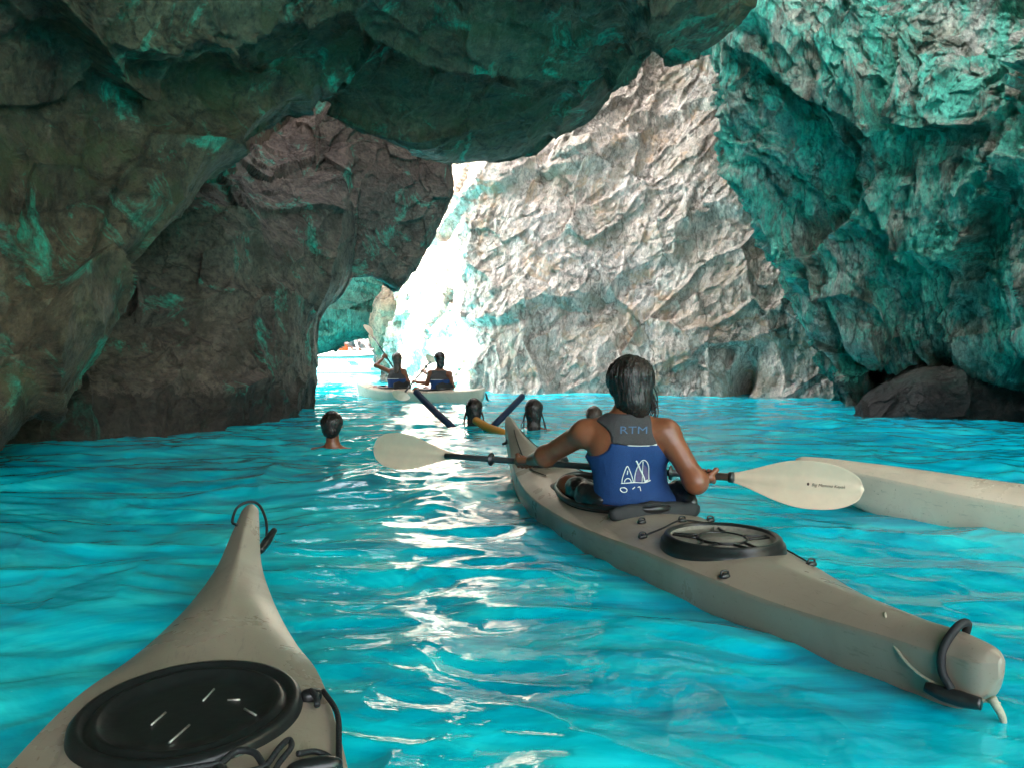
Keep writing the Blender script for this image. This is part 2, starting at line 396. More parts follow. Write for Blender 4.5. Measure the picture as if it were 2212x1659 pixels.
# unseen rock added around the viewer to block or admit sun and sky
blob('light_shaping_rock', (-12.5, 8.6, 8.5), (6.6, 6.9, 14.5), M['rock_dark'], 61, .6, 70, p=6, facet=3)
blob('light_shaping_rock', (-9.8, 11.8, 9), (6.0, 3.5, 8.0), M['rock_dark'], 63, .5, 60, p=5, facet=3)
blob('light_shaping_rock', (-8.5, 14.0, 14.8), (4.0, 3.6, 3.6), M['rock_dark'], 67, .5, 60, p=5, facet=3)
blob('light_shaping_rock', (12.5, 8, 4), (5.5, 9, 8.5), M['rock_dark'], 65, .6, 60, p=6, facet=3)
blob('light_shaping_rock', (15, -5, 3), (4.5, 5.5, 6.5), M['rock_right'], 69, .6, 60, p=5, facet=3)
blob('cave_roof_or_added_slab', (-2.6, 0, 7.4), (7.0, 7, 1.3), M['rock_dark'], 73, .4, 60, p=5, facet=2)  # unseen slab added overhead to cut the sky light on the foreground
blob('light_shaping_rock', (-8, -9.5, 3), (7, 2.2, 5.5), M['rock_dark'], 75, .5, 60, p=5, facet=2.5)
blob('light_shaping_rock', (-17, 25, 6), (5, 5, 10), M['rock_dark'], 77, .5, 50, p=5, facet=2.5)
blob('cave_roof_or_added_slab', (6.0, 13.5, 10.6), (5.2, 5, 1.5), M['rock_dark'], 79, .4, 60, p=5, facet=2)  # unseen slab added to keep the sky off the upper pale wall
# ================================================================== WATER
def wave_h(x, y, far=True):
    P = np.stack([x, y, np.zeros_like(x)], 1)
    w = np.stack([fbm(P*.6+3, 201, 3), fbm(P*.6+33, 205, 3), np.zeros_like(x)], 1)
    Q = P + w * .5
    h = .055 * fbm(Q * np.array([.6, 1.0, 1]), 211, 3, .5)
    r = 1 - np.abs(fbm(Q * np.array([1.3, 2.4, 1]) + 7, 221, 3, .5)) * 2
    h += .030 * r
    w2 = np.stack([fbm(P*2.2+3, 301, 2), fbm(P*2.2+33, 305, 2), np.zeros_like(x)], 1)
    r2 = 1 - np.abs(fbm((Q + .25*w2) * np.array([3.4, 5.6, 1]), 231, 3, .5)) * 2
    h += .0072 * r2
    h += .0016 * fbm(Q * np.array([11, 17, 1]), 241, 3, .55)
    for sx, sy in ((-1.6, 6.7), (-.43, 8.5), (.23, 8.0), (.98, 9.0)):
        d = np.hypot(x - sx, y - sy); h += .010 * np.sin(d * 26) * np.exp(-np.maximum(d - .15, 0) * 2.6)
    return h
def water_mesh():
    ny, nx = 760, 640
    yy = np.concatenate([[-30, -12, -5, -1.5], np.geomspace(.75, 130, ny - 4) ])
    t = np.linspace(-1, 1, nx)
    X = np.empty((ny, nx)); Y = np.repeat(yy[:, None], nx, 1)
    half = np.maximum(np.abs(yy) * .82, 1.1); half[:4] = 30
    X[:] = t[None, :] * half[:, None]
    # outer columns go far out sideways
    X[:, 0] = -70; X[:, -1] = 70; X[:, 1] = -half - 8; X[:, -2] = half + 8
    x, y = X.ravel(), Y.ravel()
    h = wave_h(x, y)
    k = np.clip((y + .5) / 1.5, 0, 1) * np.clip(1.3 - np.abs(x) / (np.abs(y) * .82 + 2), 0, 1)
    z = h * np.clip(k * 3, 0, 1)
    return np.stack([x, y, z], 1), grid_faces(ny, nx)
t = NT('sea_water')
v = t.pos((.8, 1.7, 1)); v2 = t.pos((1, 2.0, 1))
n1 = t.noise(v, .9, 6, .6, 2.2)
c = t.ramp(n1, [(.30, (.0, .26, .40)), (.44, (.0, .46, .62)), (.55, (.003, .64, .76)), (.68, (.03, .86, .90))])  # depth tone, plus swirls of wave-focused light painted into the colour
n2 = t.noise(v2, 6, 4, .55, .6); n3 = t.noise(v2, 34, 3, .5, .3)
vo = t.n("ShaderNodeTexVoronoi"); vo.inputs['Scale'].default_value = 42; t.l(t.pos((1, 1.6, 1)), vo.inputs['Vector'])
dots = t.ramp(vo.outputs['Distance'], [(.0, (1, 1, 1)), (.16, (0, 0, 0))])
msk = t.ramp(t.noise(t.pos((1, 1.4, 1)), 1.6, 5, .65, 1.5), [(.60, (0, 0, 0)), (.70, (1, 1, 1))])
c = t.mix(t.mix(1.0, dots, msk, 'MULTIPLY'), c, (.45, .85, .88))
b = t.bump(n2, .12, .03); b = t.bump(n3, .07, .005, b)
t.bsdf(c, .03, b, IOR=1.45, Specular_IOR_Level=.6)
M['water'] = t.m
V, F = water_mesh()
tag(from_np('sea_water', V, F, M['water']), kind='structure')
t = NT('seabed'); t.bsdf((.45, .42, .34), .9); M['seabed'] = t.m
V = np.array([(-150, -60, -4), (150, -60, -4), (150, 200, -4), (-150, 200, -4)], float)
tag(from_np('seabed', V, [[0, 1, 2, 3]], M['seabed']), kind='structure')
# ================================================================== OBJECT HELPERS
def plain(name, col, rough=.5, noise=.12, nscale=30, bump=.0, **kw):
    t = NT(name); v = t.pos()
    n = t.noise(v, nscale, 5, .6)
    c = t.ramp(n, [(.25, tuple(x*(1-noise) for x in col)), (.75, tuple(min(1, x*(1+noise)) for x in col))])
    b = t.bump(n, bump, .004) if bump else None
    t.bsdf(c, rough, b, **kw)
    return t.m
def plastic(name, col):
    t = NT(name); v = t.pos(); vs = t.pos((1.0, .12, 1.0))
    n = t.noise(v, 2.2, 6, .65, .6); s = t.noise(vs, 60, 4, .7); g = t.noise(v, 90, 3, .6)
    c = t.ramp(n, [(.28, tuple(x*.78 for x in col)), (.5, col), (.75, tuple(min(1, x*1.10) for x in col))])
    sc = t.ramp(s, [(.60, (0, 0, 0)), (.68, (.5, .5, .5))])
    c = t.mix(sc, c, tuple(x*.55 for x in col))
    sp = t.ramp(g, [(.66, (0, 0, 0)), (.72, (.6, .6, .6))])
    c = t.mix(sp, c, (.16, .13, .09))
    ro = t.ramp(n, [(.3, (.42, .42, .42)), (.7, (.22, .22, .22))])
    b = t.bump(g, .12, .003)
    t.bsdf(c, ro, b); return t.m
M['hull'] = plastic('hull_plastic', (.33, .26, .20))
M['hull_pale'] = plastic('hull_plastic_pale', (.66, .52, .39))
M['blade'] = plain('paddle_blade', (.72, .53, .38), .42, .08, 14, .1)
M['blade_green'] = plain('paddle_blade_olive', (.30, .34, .25), .45, .1, 14)
M['shaft'] = plain('paddle_shaft', (.05, .05, .05), .35, .2)
M['alloy'] = plain('ferrule', (.45, .42, .38), .3, .1, 30, Metallic=.6)
M['black'] = plain('black_rubber', (.014, .014, .014), .28, .3, 40, .15)
M['blackmat'] = plain('black_webbing', (.012, .012, .013), .7, .3, 90, .3)
M['cord'] = plain('black_cord', (.012, .012, .014), .6, .3, 160, .4)
M['palecord'] = plain('pale_cord', (.42, .38, .28), .7, .2, 160, .4)
M['hatch_grey'] = plain('hatch_panel', (.22, .195, .16), .45, .25, 60, .2)
M['skin'] = plain('skin', (.235, .074, .034), .36, .28, 16, .10)
M['skin_pale'] = plain('skin_pale', (.12, .05, .028), .45, .1, 45)
def hair_mat(name, col):
    t = NT(name); v = t.pos((1, 1, .12)); n = t.noise(v, 130, 4, .6, .3)
    c = t.ramp(n, [(.3, tuple(x*.35 for x in col)), (.7, tuple(x*1.5 for x in col))])
    t.bsdf(c, .26, t.bump(n, .8, .006)); return t.m
M['hair'] = hair_mat('hair_wet_dark', (.020, .012, .009))
M['hair_brown'] = hair_mat('hair_brown', (.06, .035, .022))
M['vest_blue'] = plain('vest_blue', (.005, .038, .145), .8, .25, 220, .5)
M['vest_grey'] = plain('vest_grey', (.055, .045, .045), .85, .25, 220, .5)
M['white'] = plain('white_print', (.75, .73, .68), .6, .05)
M['bluegrey'] = plain('print_bluegrey', (.07, .13, .22), .7, .2, 100)
M['mauve'] = plain('print_mauve', (.09, .07, .16), .7, .2, 100)
M['navyfoam'] = plain('navy_foam', (.010, .022, .055), .75, .2, 80, .4)
M['orangefoam'] = plain('orange_foam', (.62, .24, .02), .7, .15, 80, .4)
M['boat'] = plain('boat_paint', (.42, .41, .39), .35, .05, 3)
M['rub'] = plain('rub_strip', (.05, .048, .045), .6, .1)
M['orange'] = plain('orange_cloth', (.30, .055, .003), .8, .15, 60, .3)
M['redwood'] = plain('deck_varnish', (.08, .022, .012), .4, .2, 20)
M['whitecloth'] = plain('white_cloth', (.26, .25, .235), .85, .08, 60, .3)
M['teal'] = plain('teal_paint', (.01, .09, .10), .5, .05)
M['darktext'] = plain('dark_print', (.05, .015, .012), .6, .1)

def rows_mesh(name, G, mat, parent=None, wrap=True, caps=True, smooth=True):
    """G: rows x n x 3 rings, closed round the ring; ends capped with a fan"""
    G = np.asarray(G, float); r, n, _ = G.shape
    V = G.reshape(-1, 3); F = grid_faces(r, n, wrap).tolist()
    V = V.tolist()
    if caps:
        for k in (0, r - 1):
            c = G[k].mean(0).tolist(); V.append(c); ci = len(V) - 1
            for j in range(n):
                a, b = k*n + j, k*n + (j+1) % n
                F.append([ci, b, a] if k == 0 else [ci, a, b])
    me = bpy.data.meshes.new(name); me.from_pydata(V, [], F); me.update()
    me.polygons.foreach_set('use_smooth', np.full(len(F), smooth)); me.materials.append(mat)
    return link(bpy.data.objects.new(name, me), parent)
def tube_rings(pts, rad, n=10, flat=None):
    P = np.asarray(pts, float); m = len(P)
    T = np.gradient(P, axis=0); T /= np.linalg.norm(T, axis=1, keepdims=True) + 1e-12
    rad = np.broadcast_to(np.asarray(rad, float), (m,))
    up = np.array([0, 0, 1.0]) if abs(T[0, 2]) < .9 else np.array([1.0, 0, 0])
    rings = []; a = np.linspace(0, 2*PI, n, endpoint=False)
    nrm = np.cross(T[0], up); nrm /= np.linalg.norm(nrm)
    for k in range(m):
        nrm = nrm - T[k] * (nrm @ T[k]); nrm /= np.linalg.norm(nrm) + 1e-12
        bi = np.cross(T[k], nrm)
        rings.append(P[k] + rad[k] * (np.cos(a)[:, None] * nrm + np.sin(a)[:, None] * bi))
    return np.array(rings)
def smooth_path(pts, n): return cr(np.asarray(pts, float), n)
def tube(name, pts, rad, mat, parent=None, n=10, res=None, smooth=True):
    P = smooth_path(pts, res) if res else np.asarray(pts, float)
    if res and not np.isscalar(rad): rad = np.interp(np.linspace(0, 1, res), np.linspace(0, 1, len(rad)), rad)
    return rows_mesh(name, tube_rings(P, rad, n), mat, parent)
def merge(name, objs, parent=None):
    """join several just-built meshes into ONE mesh object (same part)"""
    bm = bmesh.new(); mats = []
    for o in objs:
        off = len(bm.faces); me = o.data
        idx = []
        for m_ in me.materials:
            if m_ not in mats: mats.append(m_)
            idx.append(mats.index(m_))
        me2 = me.copy(); me2.transform(o.matrix_basis)
        bm.from_mesh(me2); bm.faces.ensure_lookup_table()
        for f in bm.faces[off:]: f.material_index = idx[f.material_index] if idx else 0
        bpy.data.meshes.remove(me2)
    me = bpy.data.meshes.new(name); bm.to_mesh(me); bm.free()
    for m_ in mats: me.materials.append(m_)
    for o in objs: bpy.data.objects.remove(o, do_unlink=True)
    return link(bpy.data.objects.new(name, me), parent)

# ---- signed-distance bodies meshed with surface nets
def nets(S, org, h):
    nx, ny, nz = S.shape
    ins = S < 0
    crn = [(i, j, k) for i in (0, 1) for j in (0, 1) for k in (0, 1)]
    cs = np.zeros((nx-1, ny-1, nz-1), np.int8)
    for i, j, k in crn: cs += ins[i:nx-1+i, j:ny-1+j, k:nz-1+k]
    act = (cs > 0) & (cs < 8)
    idx = -np.ones(act.shape, np.int64); A = np.argwhere(act); idx[act] = np.arange(len(A))
    acc = np.zeros((len(A), 3)); cnt = np.zeros(len(A))
    for ax in range(3):
        o1, o2 = [a for a in range(3) if a != ax]
        for u in (0, 1):
            for v in (0, 1):
                p = A.copy(); p[:, o1] += u; p[:, o2] += v
                q = p.copy(); q[:, ax] += 1
                s0 = S[p[:, 0], p[:, 1], p[:, 2]]; s1 = S[q[:, 0], q[:, 1], q[:, 2]]
                m = (s0 < 0) != (s1 < 0)
                t = np.where(m, s0 / (s0 - s1 + 1e-20), 0)
                pt = p.astype(float); pt[:, ax] += t
                acc[m] += pt[m]; cnt[m] += 1
    V = acc / cnt[:, None] * h + org
    F = []
    for ax in range(3):
        o1, o2 = [(1, 2), (2, 0), (0, 1)][ax]
        sl0 = [slice(None)]*3; sl1 = [slice(None)]*3
        sl0[ax] = slice(0, -1); sl1[ax] = slice(1, None)
        a, b = ins[tuple(sl0)], ins[tuple(sl1)]
        E_ = np.argwhere(a != b); 
        m = (E_[:, o1] > 0) & (E_[:, o2] > 0) & (E_[:, o1] < S.shape[o1]-1) & (E_[:, o2] < S.shape[o2]-1)
        E_ = E_[m]; fl = a[E_[:, 0], E_[:, 1], E_[:, 2]]
        def c(du, dv):
            p = E_.copy(); p[:, o1] -= du; p[:, o2] -= dv
            return idx[p[:, 0], p[:, 1], p[:, 2]]
        q = np.stack([c(1, 1), c(0, 1), c(0, 0), c(1, 0)], 1)
        q[~fl] = q[~fl][:, ::-1]
        F.append(q)
    return V, np.concatenate(F)
def A3v(v): return np.array(tuple(v), float)
class Body:
    """cones: (a, b, ra, rb, flat_dir, flat_k) smooth-joined"""
    def __init__(s): s.p = []
    def cone(s, a, b, ra, rb, fd=None, fk=1.0): s.p.append((A3v(a), A3v(b), ra, rb, None if fd is None else A3v(fd), fk)); return s
    def ball(s, a, r, fd=None, fk=1.0): return s.cone(a, A3v(a) + np.array([0, 0, 1e-4]), r, r, fd, fk)
    def dist(s, X, k):
        out = np.full(X.shape[:-1], 9.0, np.float32)
        for a, b, ra, rb, fd, fk in s.p:
            Q = X - a; ab = b - a
            if fd is not None:
                Q = Q + (Q @ fd)[..., None] * fd * (fk - 1); ab = ab + (ab @ fd) * fd * (fk - 1)
            t = np.clip((Q @ ab) / (ab @ ab), 0, 1)
            d = np.linalg.norm(Q - t[..., None] * ab, axis=-1) - (ra + (rb - ra) * t)
            hh = np.clip(.5 + .5 * (out - d) / k, 0, 1)
            out = out * (1 - hh) + d * hh - k * hh * (1 - hh)
        return out
    def bounds(s, pad):
        lo = np.min([np.minimum(a, b) - max(ra, rb) for a, b, ra, rb, _, _ in s.p], 0) - pad
        hi = np.max([np.maximum(a, b) + max(ra, rb) for a, b, ra, rb, _, _ in s.p], 0) + pad
        return lo, hi
    def mesh(s, name, mat, parent, h=.01, k=.03, off=0, cut=None, disp=None):
        lo, hi = s.bounds(.02 + abs(off))
        n = np.maximum(np.ceil((hi - lo) / h).astype(int) + 2, 4)
        gx = [lo[i] + h * np.arange(n[i]) for i in range(3)]
        X = np.stack(np.meshgrid(*gx, indexing='ij'), -1).astype(np.float32)
        S = s.dist(X, k) - off
        if cut is not None: S = cut(S, X)
        S[0] = S[-1] = .1; S[:, 0] = S[:, -1] = .1; S[:, :, 0] = S[:, :, -1] = .1
        V, F = nets(S, lo, h)
        if disp is not None: V = disp(V)
        return from_np(name, V, F, mat, parent)
def unit(v): v = A3v(v); return v / (np.linalg.norm(v) + 1e-12)

def grip_hand(c, sdir, wrist, rs=.016, side=1):
    """hand closed round a shaft at c; five bent fingers"""
    B = Body(); c = A3v(c); s = unit(sdir); w = unit((c - A3v(wrist)) - s * ((c - A3v(wrist)) @ s)); n = np.cross(s, w) * side
    pc = c - w * .030 + n * .006
    B.cone(A3v(wrist), pc - w * .028, .024, .026, n, 1.35)
    B.cone(pc + s*.026, pc - s*.026, .022, .021, n, 1.25)
    for q, (o, L, r) in enumerate(((.033, 1.0, .0092), (.011, 1.08, .0098), (-.011, 1.02, .0094), (-.032, .86, .0082))):
        R_ = rs + r * .85
        a = [math.radians(x) for x in (150, 95, 30, -35 * L, -95 * L)]
        P = [c + s*o + (math.cos(t_) * w + math.sin(t_) * n) * (R_ + (.006 if i == 0 else 0)) for i, t_ in enumerate(a)]
        for i in range(4): B.cone(P[i], P[i+1], r*(1.08 - .06*i), r*(1.02 - .06*i))
    P = [pc - w*.012 + s*.024 - n*.008, c + s*.045 - n*(rs+.012) - w*.012, c + s*.040 - n*(rs+.010) + w*.016, c + s*.026 - n*(rs+.004) + w*.030]
    for i in range(3): B.cone(P[i], P[i+1], .0125 - .0012*i, .0115 - .0012*i)
    return B
def open_hand(wrist, d, n, L=.17):
    B = Body(); wr = A3v(wrist); d = unit(d); n = unit(A3v(n) - d*(A3v(n) @ d)); s = np.cross(d, n)
    B.cone(wr, wr + d*.03, .024, .028, n, 1.4)
    for o in (-.024, 0, .024): B.cone(wr + d*.03 + s*o*.7, wr + d*.085 + s*o, .016, .014, n, 1.1)
    for o, l in ((.030, .072), (.010, .082), (-.010, .076), (-.029, .060)):
        a = wr + d*.088 + s*o; b = a + d*l*.5 - n*.008; e_ = b + d*l*.42 - n*.022
        B.cone(a, b, .0095, .0088); B.cone(b, e_, .0088, .0075)
    a = wr + d*.025 + s*.026; b = a + d*.035 + s*.026 - n*.008; B.cone(a, b, .013, .011); B.cone(b, b + d*.03 + s*.008 - n*.006, .011, .009)
    return B
def add_head(B, H, up, f, r, sc=1.0):
    """H = centre of the skull; f = facing direction"""
    B.cone(H - f*.012*sc, H + f*.018*sc, .084*sc, .078*sc, r, 1.08)
    B.cone(H + f*.03*sc - up*.03*sc, H + f*.052*sc - up*.085*sc, .062*sc, .034*sc, r, 1.05)      # jaw
    B.cone(H + f*.092*sc - up*.012*sc, H + f*.108*sc - up*.040*sc, .009*sc, .013*sc)              # nose
    B.cone(H + f*.088*sc - up*.066*sc + r*.016*sc, H + f*.088*sc - up*.066*sc - r*.016*sc, .007*sc, .007*sc)   # mouth
    for q in (-1, 1):
        B.ball(H + r*q*.082*sc - up*.022*sc - f*.004*sc, .016*sc, r, 1.6)                          # ears
        B.ball(H + f*.078*sc + r*q*.032*sc - up*.012*sc, .012*sc)                                  # eyes
def hair_disp(amp=.006, seed=5, fr=60):
    def fn(V):
        c = V.mean(0); N = V - c; N /= np.linalg.norm(N, axis=1, keepdims=True)
        d = fbm(V * np.array([fr, fr, fr*.14]), seed, 3, .6) * amp + fbm(V * 9, seed+3, 2) * amp * 1.6
        return V + N * d[:, None]
    return fn
# ================================================================== KAYAKS
def station_interp(st, n):
    st = np.array(st, float); y = st[:, 0]
    t = np.linspace(0, 1, n); t = .5 - .5*np.cos(t*PI); yy = y[0] + (y[-1]-y[0]) * t
    out = [yy]
    for c in range(1, st.shape[1]):
        v = st[:, c]; m = np.gradient(v, y); i = np.clip(np.searchsorted(y, yy) - 1, 0, len(y)-2)
        h = y[i+1] - y[i]; u = (yy - y[i]) / h
        m0, m1 = m[i].copy(), m[i+1].copy(); sl = (v[i+1]-v[i])/h
        lim = 2.5*np.abs(sl); m0 = np.clip(m0, -lim, lim); m1 = np.clip(m1, -lim, lim)
        out.append((2*u**3-3*u**2+1)*v[i] + (u**3-2*u**2+u)*h*m0 + (-2*u**3+3*u**2)*v[i+1] + (u**3-u**2)*h*m1)
    return np.array(out).T
class Kayak:
    """local frame: stern at y = 0, bow at y = L, x to starboard, z = 0 the water"""
    def __init__(s, loc, rz, stations, mat, cockpit=None, label='', group=None, holes=True, name='kayak'):
        s.st = stations; s.L = stations[-1][0]
        s.root = empty(name, loc, rz); tag(s.root, label, 'kayak', group)
        s.T = station_interp(stations, 260)
        s.cps = [] if cockpit is None else (cockpit if isinstance(cockpit, list) else [cockpit])
        nt_ = 40; nb = 40; rings = []
        for y, b, zs, zc, zk, pk in s.T:
            x = b * np.cos(np.linspace(0, PI, nt_))
            ring = [(xx, y, s._dz(xx, b, zs, zc, pk)) for xx in x]
            a = np.linspace(0, PI, nb + 2)[1:-1]
            for q in a:
                c_, s_ = math.cos(q), math.sin(q)
                ring.append((-b * math.copysign(abs(c_)**.48, c_), y, zs - (zs - zk) * s_**.95))
            rings.append(ring)
        G = np.array(rings)
        o = rows_mesh('hull', G, mat, s.root)
        if s.cps:
            bm = bmesh.new(); bm.from_mesh(o.data)
            dele = [f for f in bm.faces if any(((f.calc_center_median().x/(w))**2 + ((f.calc_center_median().y-cy)/(hl))**2 < 1) for cy, hl, w in s.cps) and f.normal.z > .3 and f.calc_center_median().z > .05]
            bmesh.ops.delete(bm, geom=dele, context='FACES'); bm.to_mesh(o.data); bm.free()
        s.hull = o
    def _dz(s, x, b, zs, zc, pk):
        u = np.clip(abs(x) / max(b, 1e-5), 0, 1)
        return zs + (zc - zs) * ((1 - pk) * (1 - u**2.4) + pk * (1 - u)**1.0)
    def z(s, x, y):
        r = [np.interp(y, s.T[:, 0], s.T[:, c]) for c in range(1, 6)]
        return float(s._dz(x, *r[:3], r[4]))
    def beam(s, y): return float(np.interp(y, s.T[:, 0], s.T[:, 1]))
    def sheer(s, y): return float(np.interp(y, s.T[:, 0], s.T[:, 2]))
    def on(s, x, y, dz=0.0): return (x, y, s.z(x, y) + dz)
    def ring(s, name, cy, hl, w, rad, mat, dz=.01, n=72, parent=None):
        P = []
        for a in np.linspace(0, 2*PI, n + 1):
            x, y = w*math.cos(a), cy + hl*math.sin(a); P.append((x, y, s.z(x, y) + dz))
        return tube(name, P, rad, mat, parent or s.root, 10)
    def cockpit(s, mat_in):
        for cy, hl, w in s.cps:
            s.ring('coaming', cy, hl*1.02, w*1.03, .014, M['black'], .022)
            ring_lo = []
            rows = []
            for k, (f, dz) in enumerate(((1.03, .012), (1.0, -.03), (.97, -.10), (.80, -.20), (.02, -.215))):
                rows.append([(w*f*math.cos(a), cy + hl*f*math.sin(a), (s.z(w*f*math.cos(a), cy+hl*f*math.sin(a)) if k < 2 else .165) + dz) for a in np.linspace(0, 2*PI, 60, endpoint=False)])
            rows_mesh('cockpit_liner', rows, mat_in, s.root, caps=False)
# ---------- the grey kayak the near paddler sits in
ST_MAIN = [(0,.010,.165,.176,.13,0),(.02,.032,.160,.188,.09,0),(.08,.052,.155,.192,.03,0),(.25,.085,.145,.180,-.04,.2),(.6,.150,.125,.175,-.08,.6),(.82,.195,.128,.172,-.10,.3),(1.0,.228,.132,.166,-.11,0),(1.2,.252,.132,.166,-.11,0),
           (1.5,.275,.115,.168,-.12,.1),(2.0,.290,.102,.170,-.12,.1),(2.5,.265,.112,.180,-.12,.2),(2.9,.200,.135,.205,-.10,.4),(3.2,.140,.175,.245,-.08,.6),
           (3.45,.080,.240,.310,-.02,.7),(3.65,.042,.330,.375,.10,.7),(3.74,.026,.385,.405,.24,.5),(3.77,.008,.395,.402,.34,.2)]
KA = R(16.6); KO = Vector((1.047, 1.60, 0))
k1 = Kayak(KO, KA, ST_MAIN, M['hull'], (2.02, .44, .215), 'grey kayak under the near paddler, with a ribbed round hatch near its stern')
k1.cockpit(M['blackmat'])
def to_world(K, p): return K.root.matrix_basis @ Vector(p)
k1.root.matrix_basis = Matrix.Translation(KO) @ Matrix.Rotation(KA, 4, 'Z')
# stern hatch: lid, rim, ribs
hy, hr = 1.085, .200
hz = k1.z(0, hy) - .020
hat = rows_mesh('hatch_cover', [[(hr*r*math.cos(a), hy + hr*r*math.sin(a), hz + z) for a in np.linspace(0, 2*PI, 80, endpoint=False)] for r, z in
     [(.002,.036),(.40,.036),(.42,.030),(.84,.029),(.87,.030),(.90,.044),(.96,.046),(1.0,.040),(1.02,.026),(1.05,.022),(1.06,.004),(1.04,-.04)]], M['hatch_grey'], k1.root, caps=False)
rm = rows_mesh('hatch_rim', [[(hr*r*math.cos(a), hy + hr*r*math.sin(a), hz + z) for a in np.linspace(0, 2*PI, 80, endpoint=False)] for r, z in
     [(.885,.032),(.90,.048),(.96,.051),(1.0,.045),(1.015,.030),(1.05,.028),(1.075,.006),(1.06,-.05)]], M['black'], hat, caps=False)
ribs = []
for q in range(10):
    a = q * 2*PI/10 + .2; c_, s_ = math.cos(a), math.sin(a)
    a2 = a + (.26 if q % 2 else -.26)
    ribs.append(tube('r', [(hr*.43*c_, hy + hr*.43*s_, hz+.034), (hr*.86*math.cos(a2), hy + hr*.86*math.sin(a2), hz+.033)], .0045, M['black'], None, 6, 4))
ribs.append(tube('r', [(hr*.42*math.cos(a), hy+hr*.42*math.sin(a), hz+.036) for a in np.linspace(0, 2*PI, 40)], .005, M['black'], None, 6))
merge('hatch_rib', ribs, hat)
# padded backrest, seat and the shiny black bag beside it
def pad(name, K, c, size, mat, parent, p=3.0, rx=0, wr=.006, seed=0, n=36):
    u = np.linspace(0, 2*PI, n*2, endpoint=False); v = np.linspace(-PI/2+.01, PI/2-.01, n)
    U, Vv = np.meshgrid(u, v)
    sp = lambda x: np.sign(x)*np.abs(x)**(2/p)
    P = np.stack([sp(np.cos(Vv))*sp(np.cos(U))*size[0], sp(np.cos(Vv))*sp(np.sin(U))*size[1], sp(np.sin(Vv))*size[2]], -1).reshape(-1, 3)
    Nn = P / (np.linalg.norm(P, axis=1, keepdims=True)+1e-9)
    P = P + Nn * (fbm(P*16+seed, seed, 4)*wr*2)[:, None]
    cr_, sr_ = math.cos(rx), math.sin(rx)
    P = P @ np.array([[1,0,0],[0,cr_,sr_],[0,-sr_,cr_]]) + np.array(c)
    return from_np(name, P, grid_faces(n, 2*n, True), mat, parent)
pad('backrest', k1, (0, 1.60, .170), (.205, .030, .040), M['blackmat'], k1.root, rx=-.3, wr=.010, seed=3)
pad('seat', k1, (0, 1.86, .02), (.19, .20, .035), M['blackmat'], k1.root)
pad('thigh_pad', k1, (-.165, 1.96, .195), (.060, .20, .060), M['black'], k1.root, p=2.2, wr=.013, seed=7)
pad('thigh_pad', k1, (.185, 1.74, .190), (.050, .13, .065), M['black'], k1.root, p=2.2, wr=.016, seed=9)
# deck fittings, cords, scratches, carry handle at the stern
def fitting(K, x, y, s=1.0):
    z = K.z(x, y)
    a = pad('f', K, (x, y, z+.005*s), (.018*s, .012*s, .008*s), M['black'], None, wr=0, n=10)
    b = tube('f', [(x-.014*s, y, z+.004), (x-.01*s, y, z+.02*s), (x+.01*s, y, z+.02*s), (x+.014*s, y, z+.004)], .0035*s, M['black'], None, 6, 12)
    return merge('deck_fitting', [a, b], K.root)
for x, y in ((.205, 1.50), (-.12, 1.47), (.195, 1.33), (-.20, 1.30), (.03, 1.42), (.17, .83), (-.17, .80)): fitting(k1, x, y)
def deck_line(K, pts, r, mat, name='deck_line', res=60, dz=.006):
    P = smooth_path([(x, y, 0) for x, y in pts], res)
    return tube(name, [(p[0], p[1], K.z(p[0], p[1]) + dz) for p in P], r, mat, K.root, 7)
deck_line(k1, [(-.20,1.30),(-.10,1.335),(.03,1.42),(.12,1.36),(.195,1.33)], .0035, M['cord'])
deck_line(k1, [(.195,1.33),(.22,1.15),(.17,.83)], .003, M['cord'])
tb = KO
rope = [(-.03,.30,k1.z(-.03,.3)+.004),(-.075,.22,.13),(-.075,.14,.09),(-.04,.06,.075),(.0,.0,.075)]
tube('grab_rope', rope, .004, M['palecord'], k1.root, 7, 40)
hl = tube('carry_handle', [(.040,.13,.165),(.020,.105,.212),(-.015,.10,.208),(-.052,.10,.165),(-.066,.09,.12),(-.060,.07,.085)], .0095, M['blackmat'], k1.root, 8, 40)
tube('toggle', [(-.085,.115,.075),(-.07,.085,.07),(-.05,.055,.068),(-.03,.02,.07)], [.012,.017,.018,.013], M['black'], k1.root, 10, 20)
tube('rudder_pin', [(-.012,.012,.085),(.0,-.004,.05),(.004,-.006,.02)], [.010,.008,.004], M['palecord'], k1.root, 8, 12)
# bow hatch and fittings
hy2 = 2.93; z2 = k1.z(0, hy2)
h2 = rows_mesh('hatch_cover', [[(.105*r*math.cos(a), hy2 + .14*r*math.sin(a), z2 + z - .006) for a in np.linspace(0, 2*PI, 60, endpoint=False)] for r, z in
     [(.002,.032),(.80,.032),(.86,.026),(.92,.036),(1.0,.034),(1.08,.020),(1.10,.004),(1.06,-.05)]], M['black'], k1.root, caps=False)
tube('toggle', [(-.03,3.66,.26),(-.05,3.64,.235),(-.075,3.63,.23)], [.008,.012,.009], M['black'], k1.root, 8, 12)
tube('toggle_cord', [(-.01,3.72,.38),(-.03,3.70,.33),(-.035,3.67,.27)], .003, M['cord'], k1.root, 6, 16)
deck_line(k1, [(-.12,2.62),(-.13,2.85),(-.09,3.12),(-.02,3.55)], .003, M['cord'])
deck_line(k1, [(.12,2.62),(.13,2.85),(.09,3.12),(.02,3.55)], .003, M['cord'])

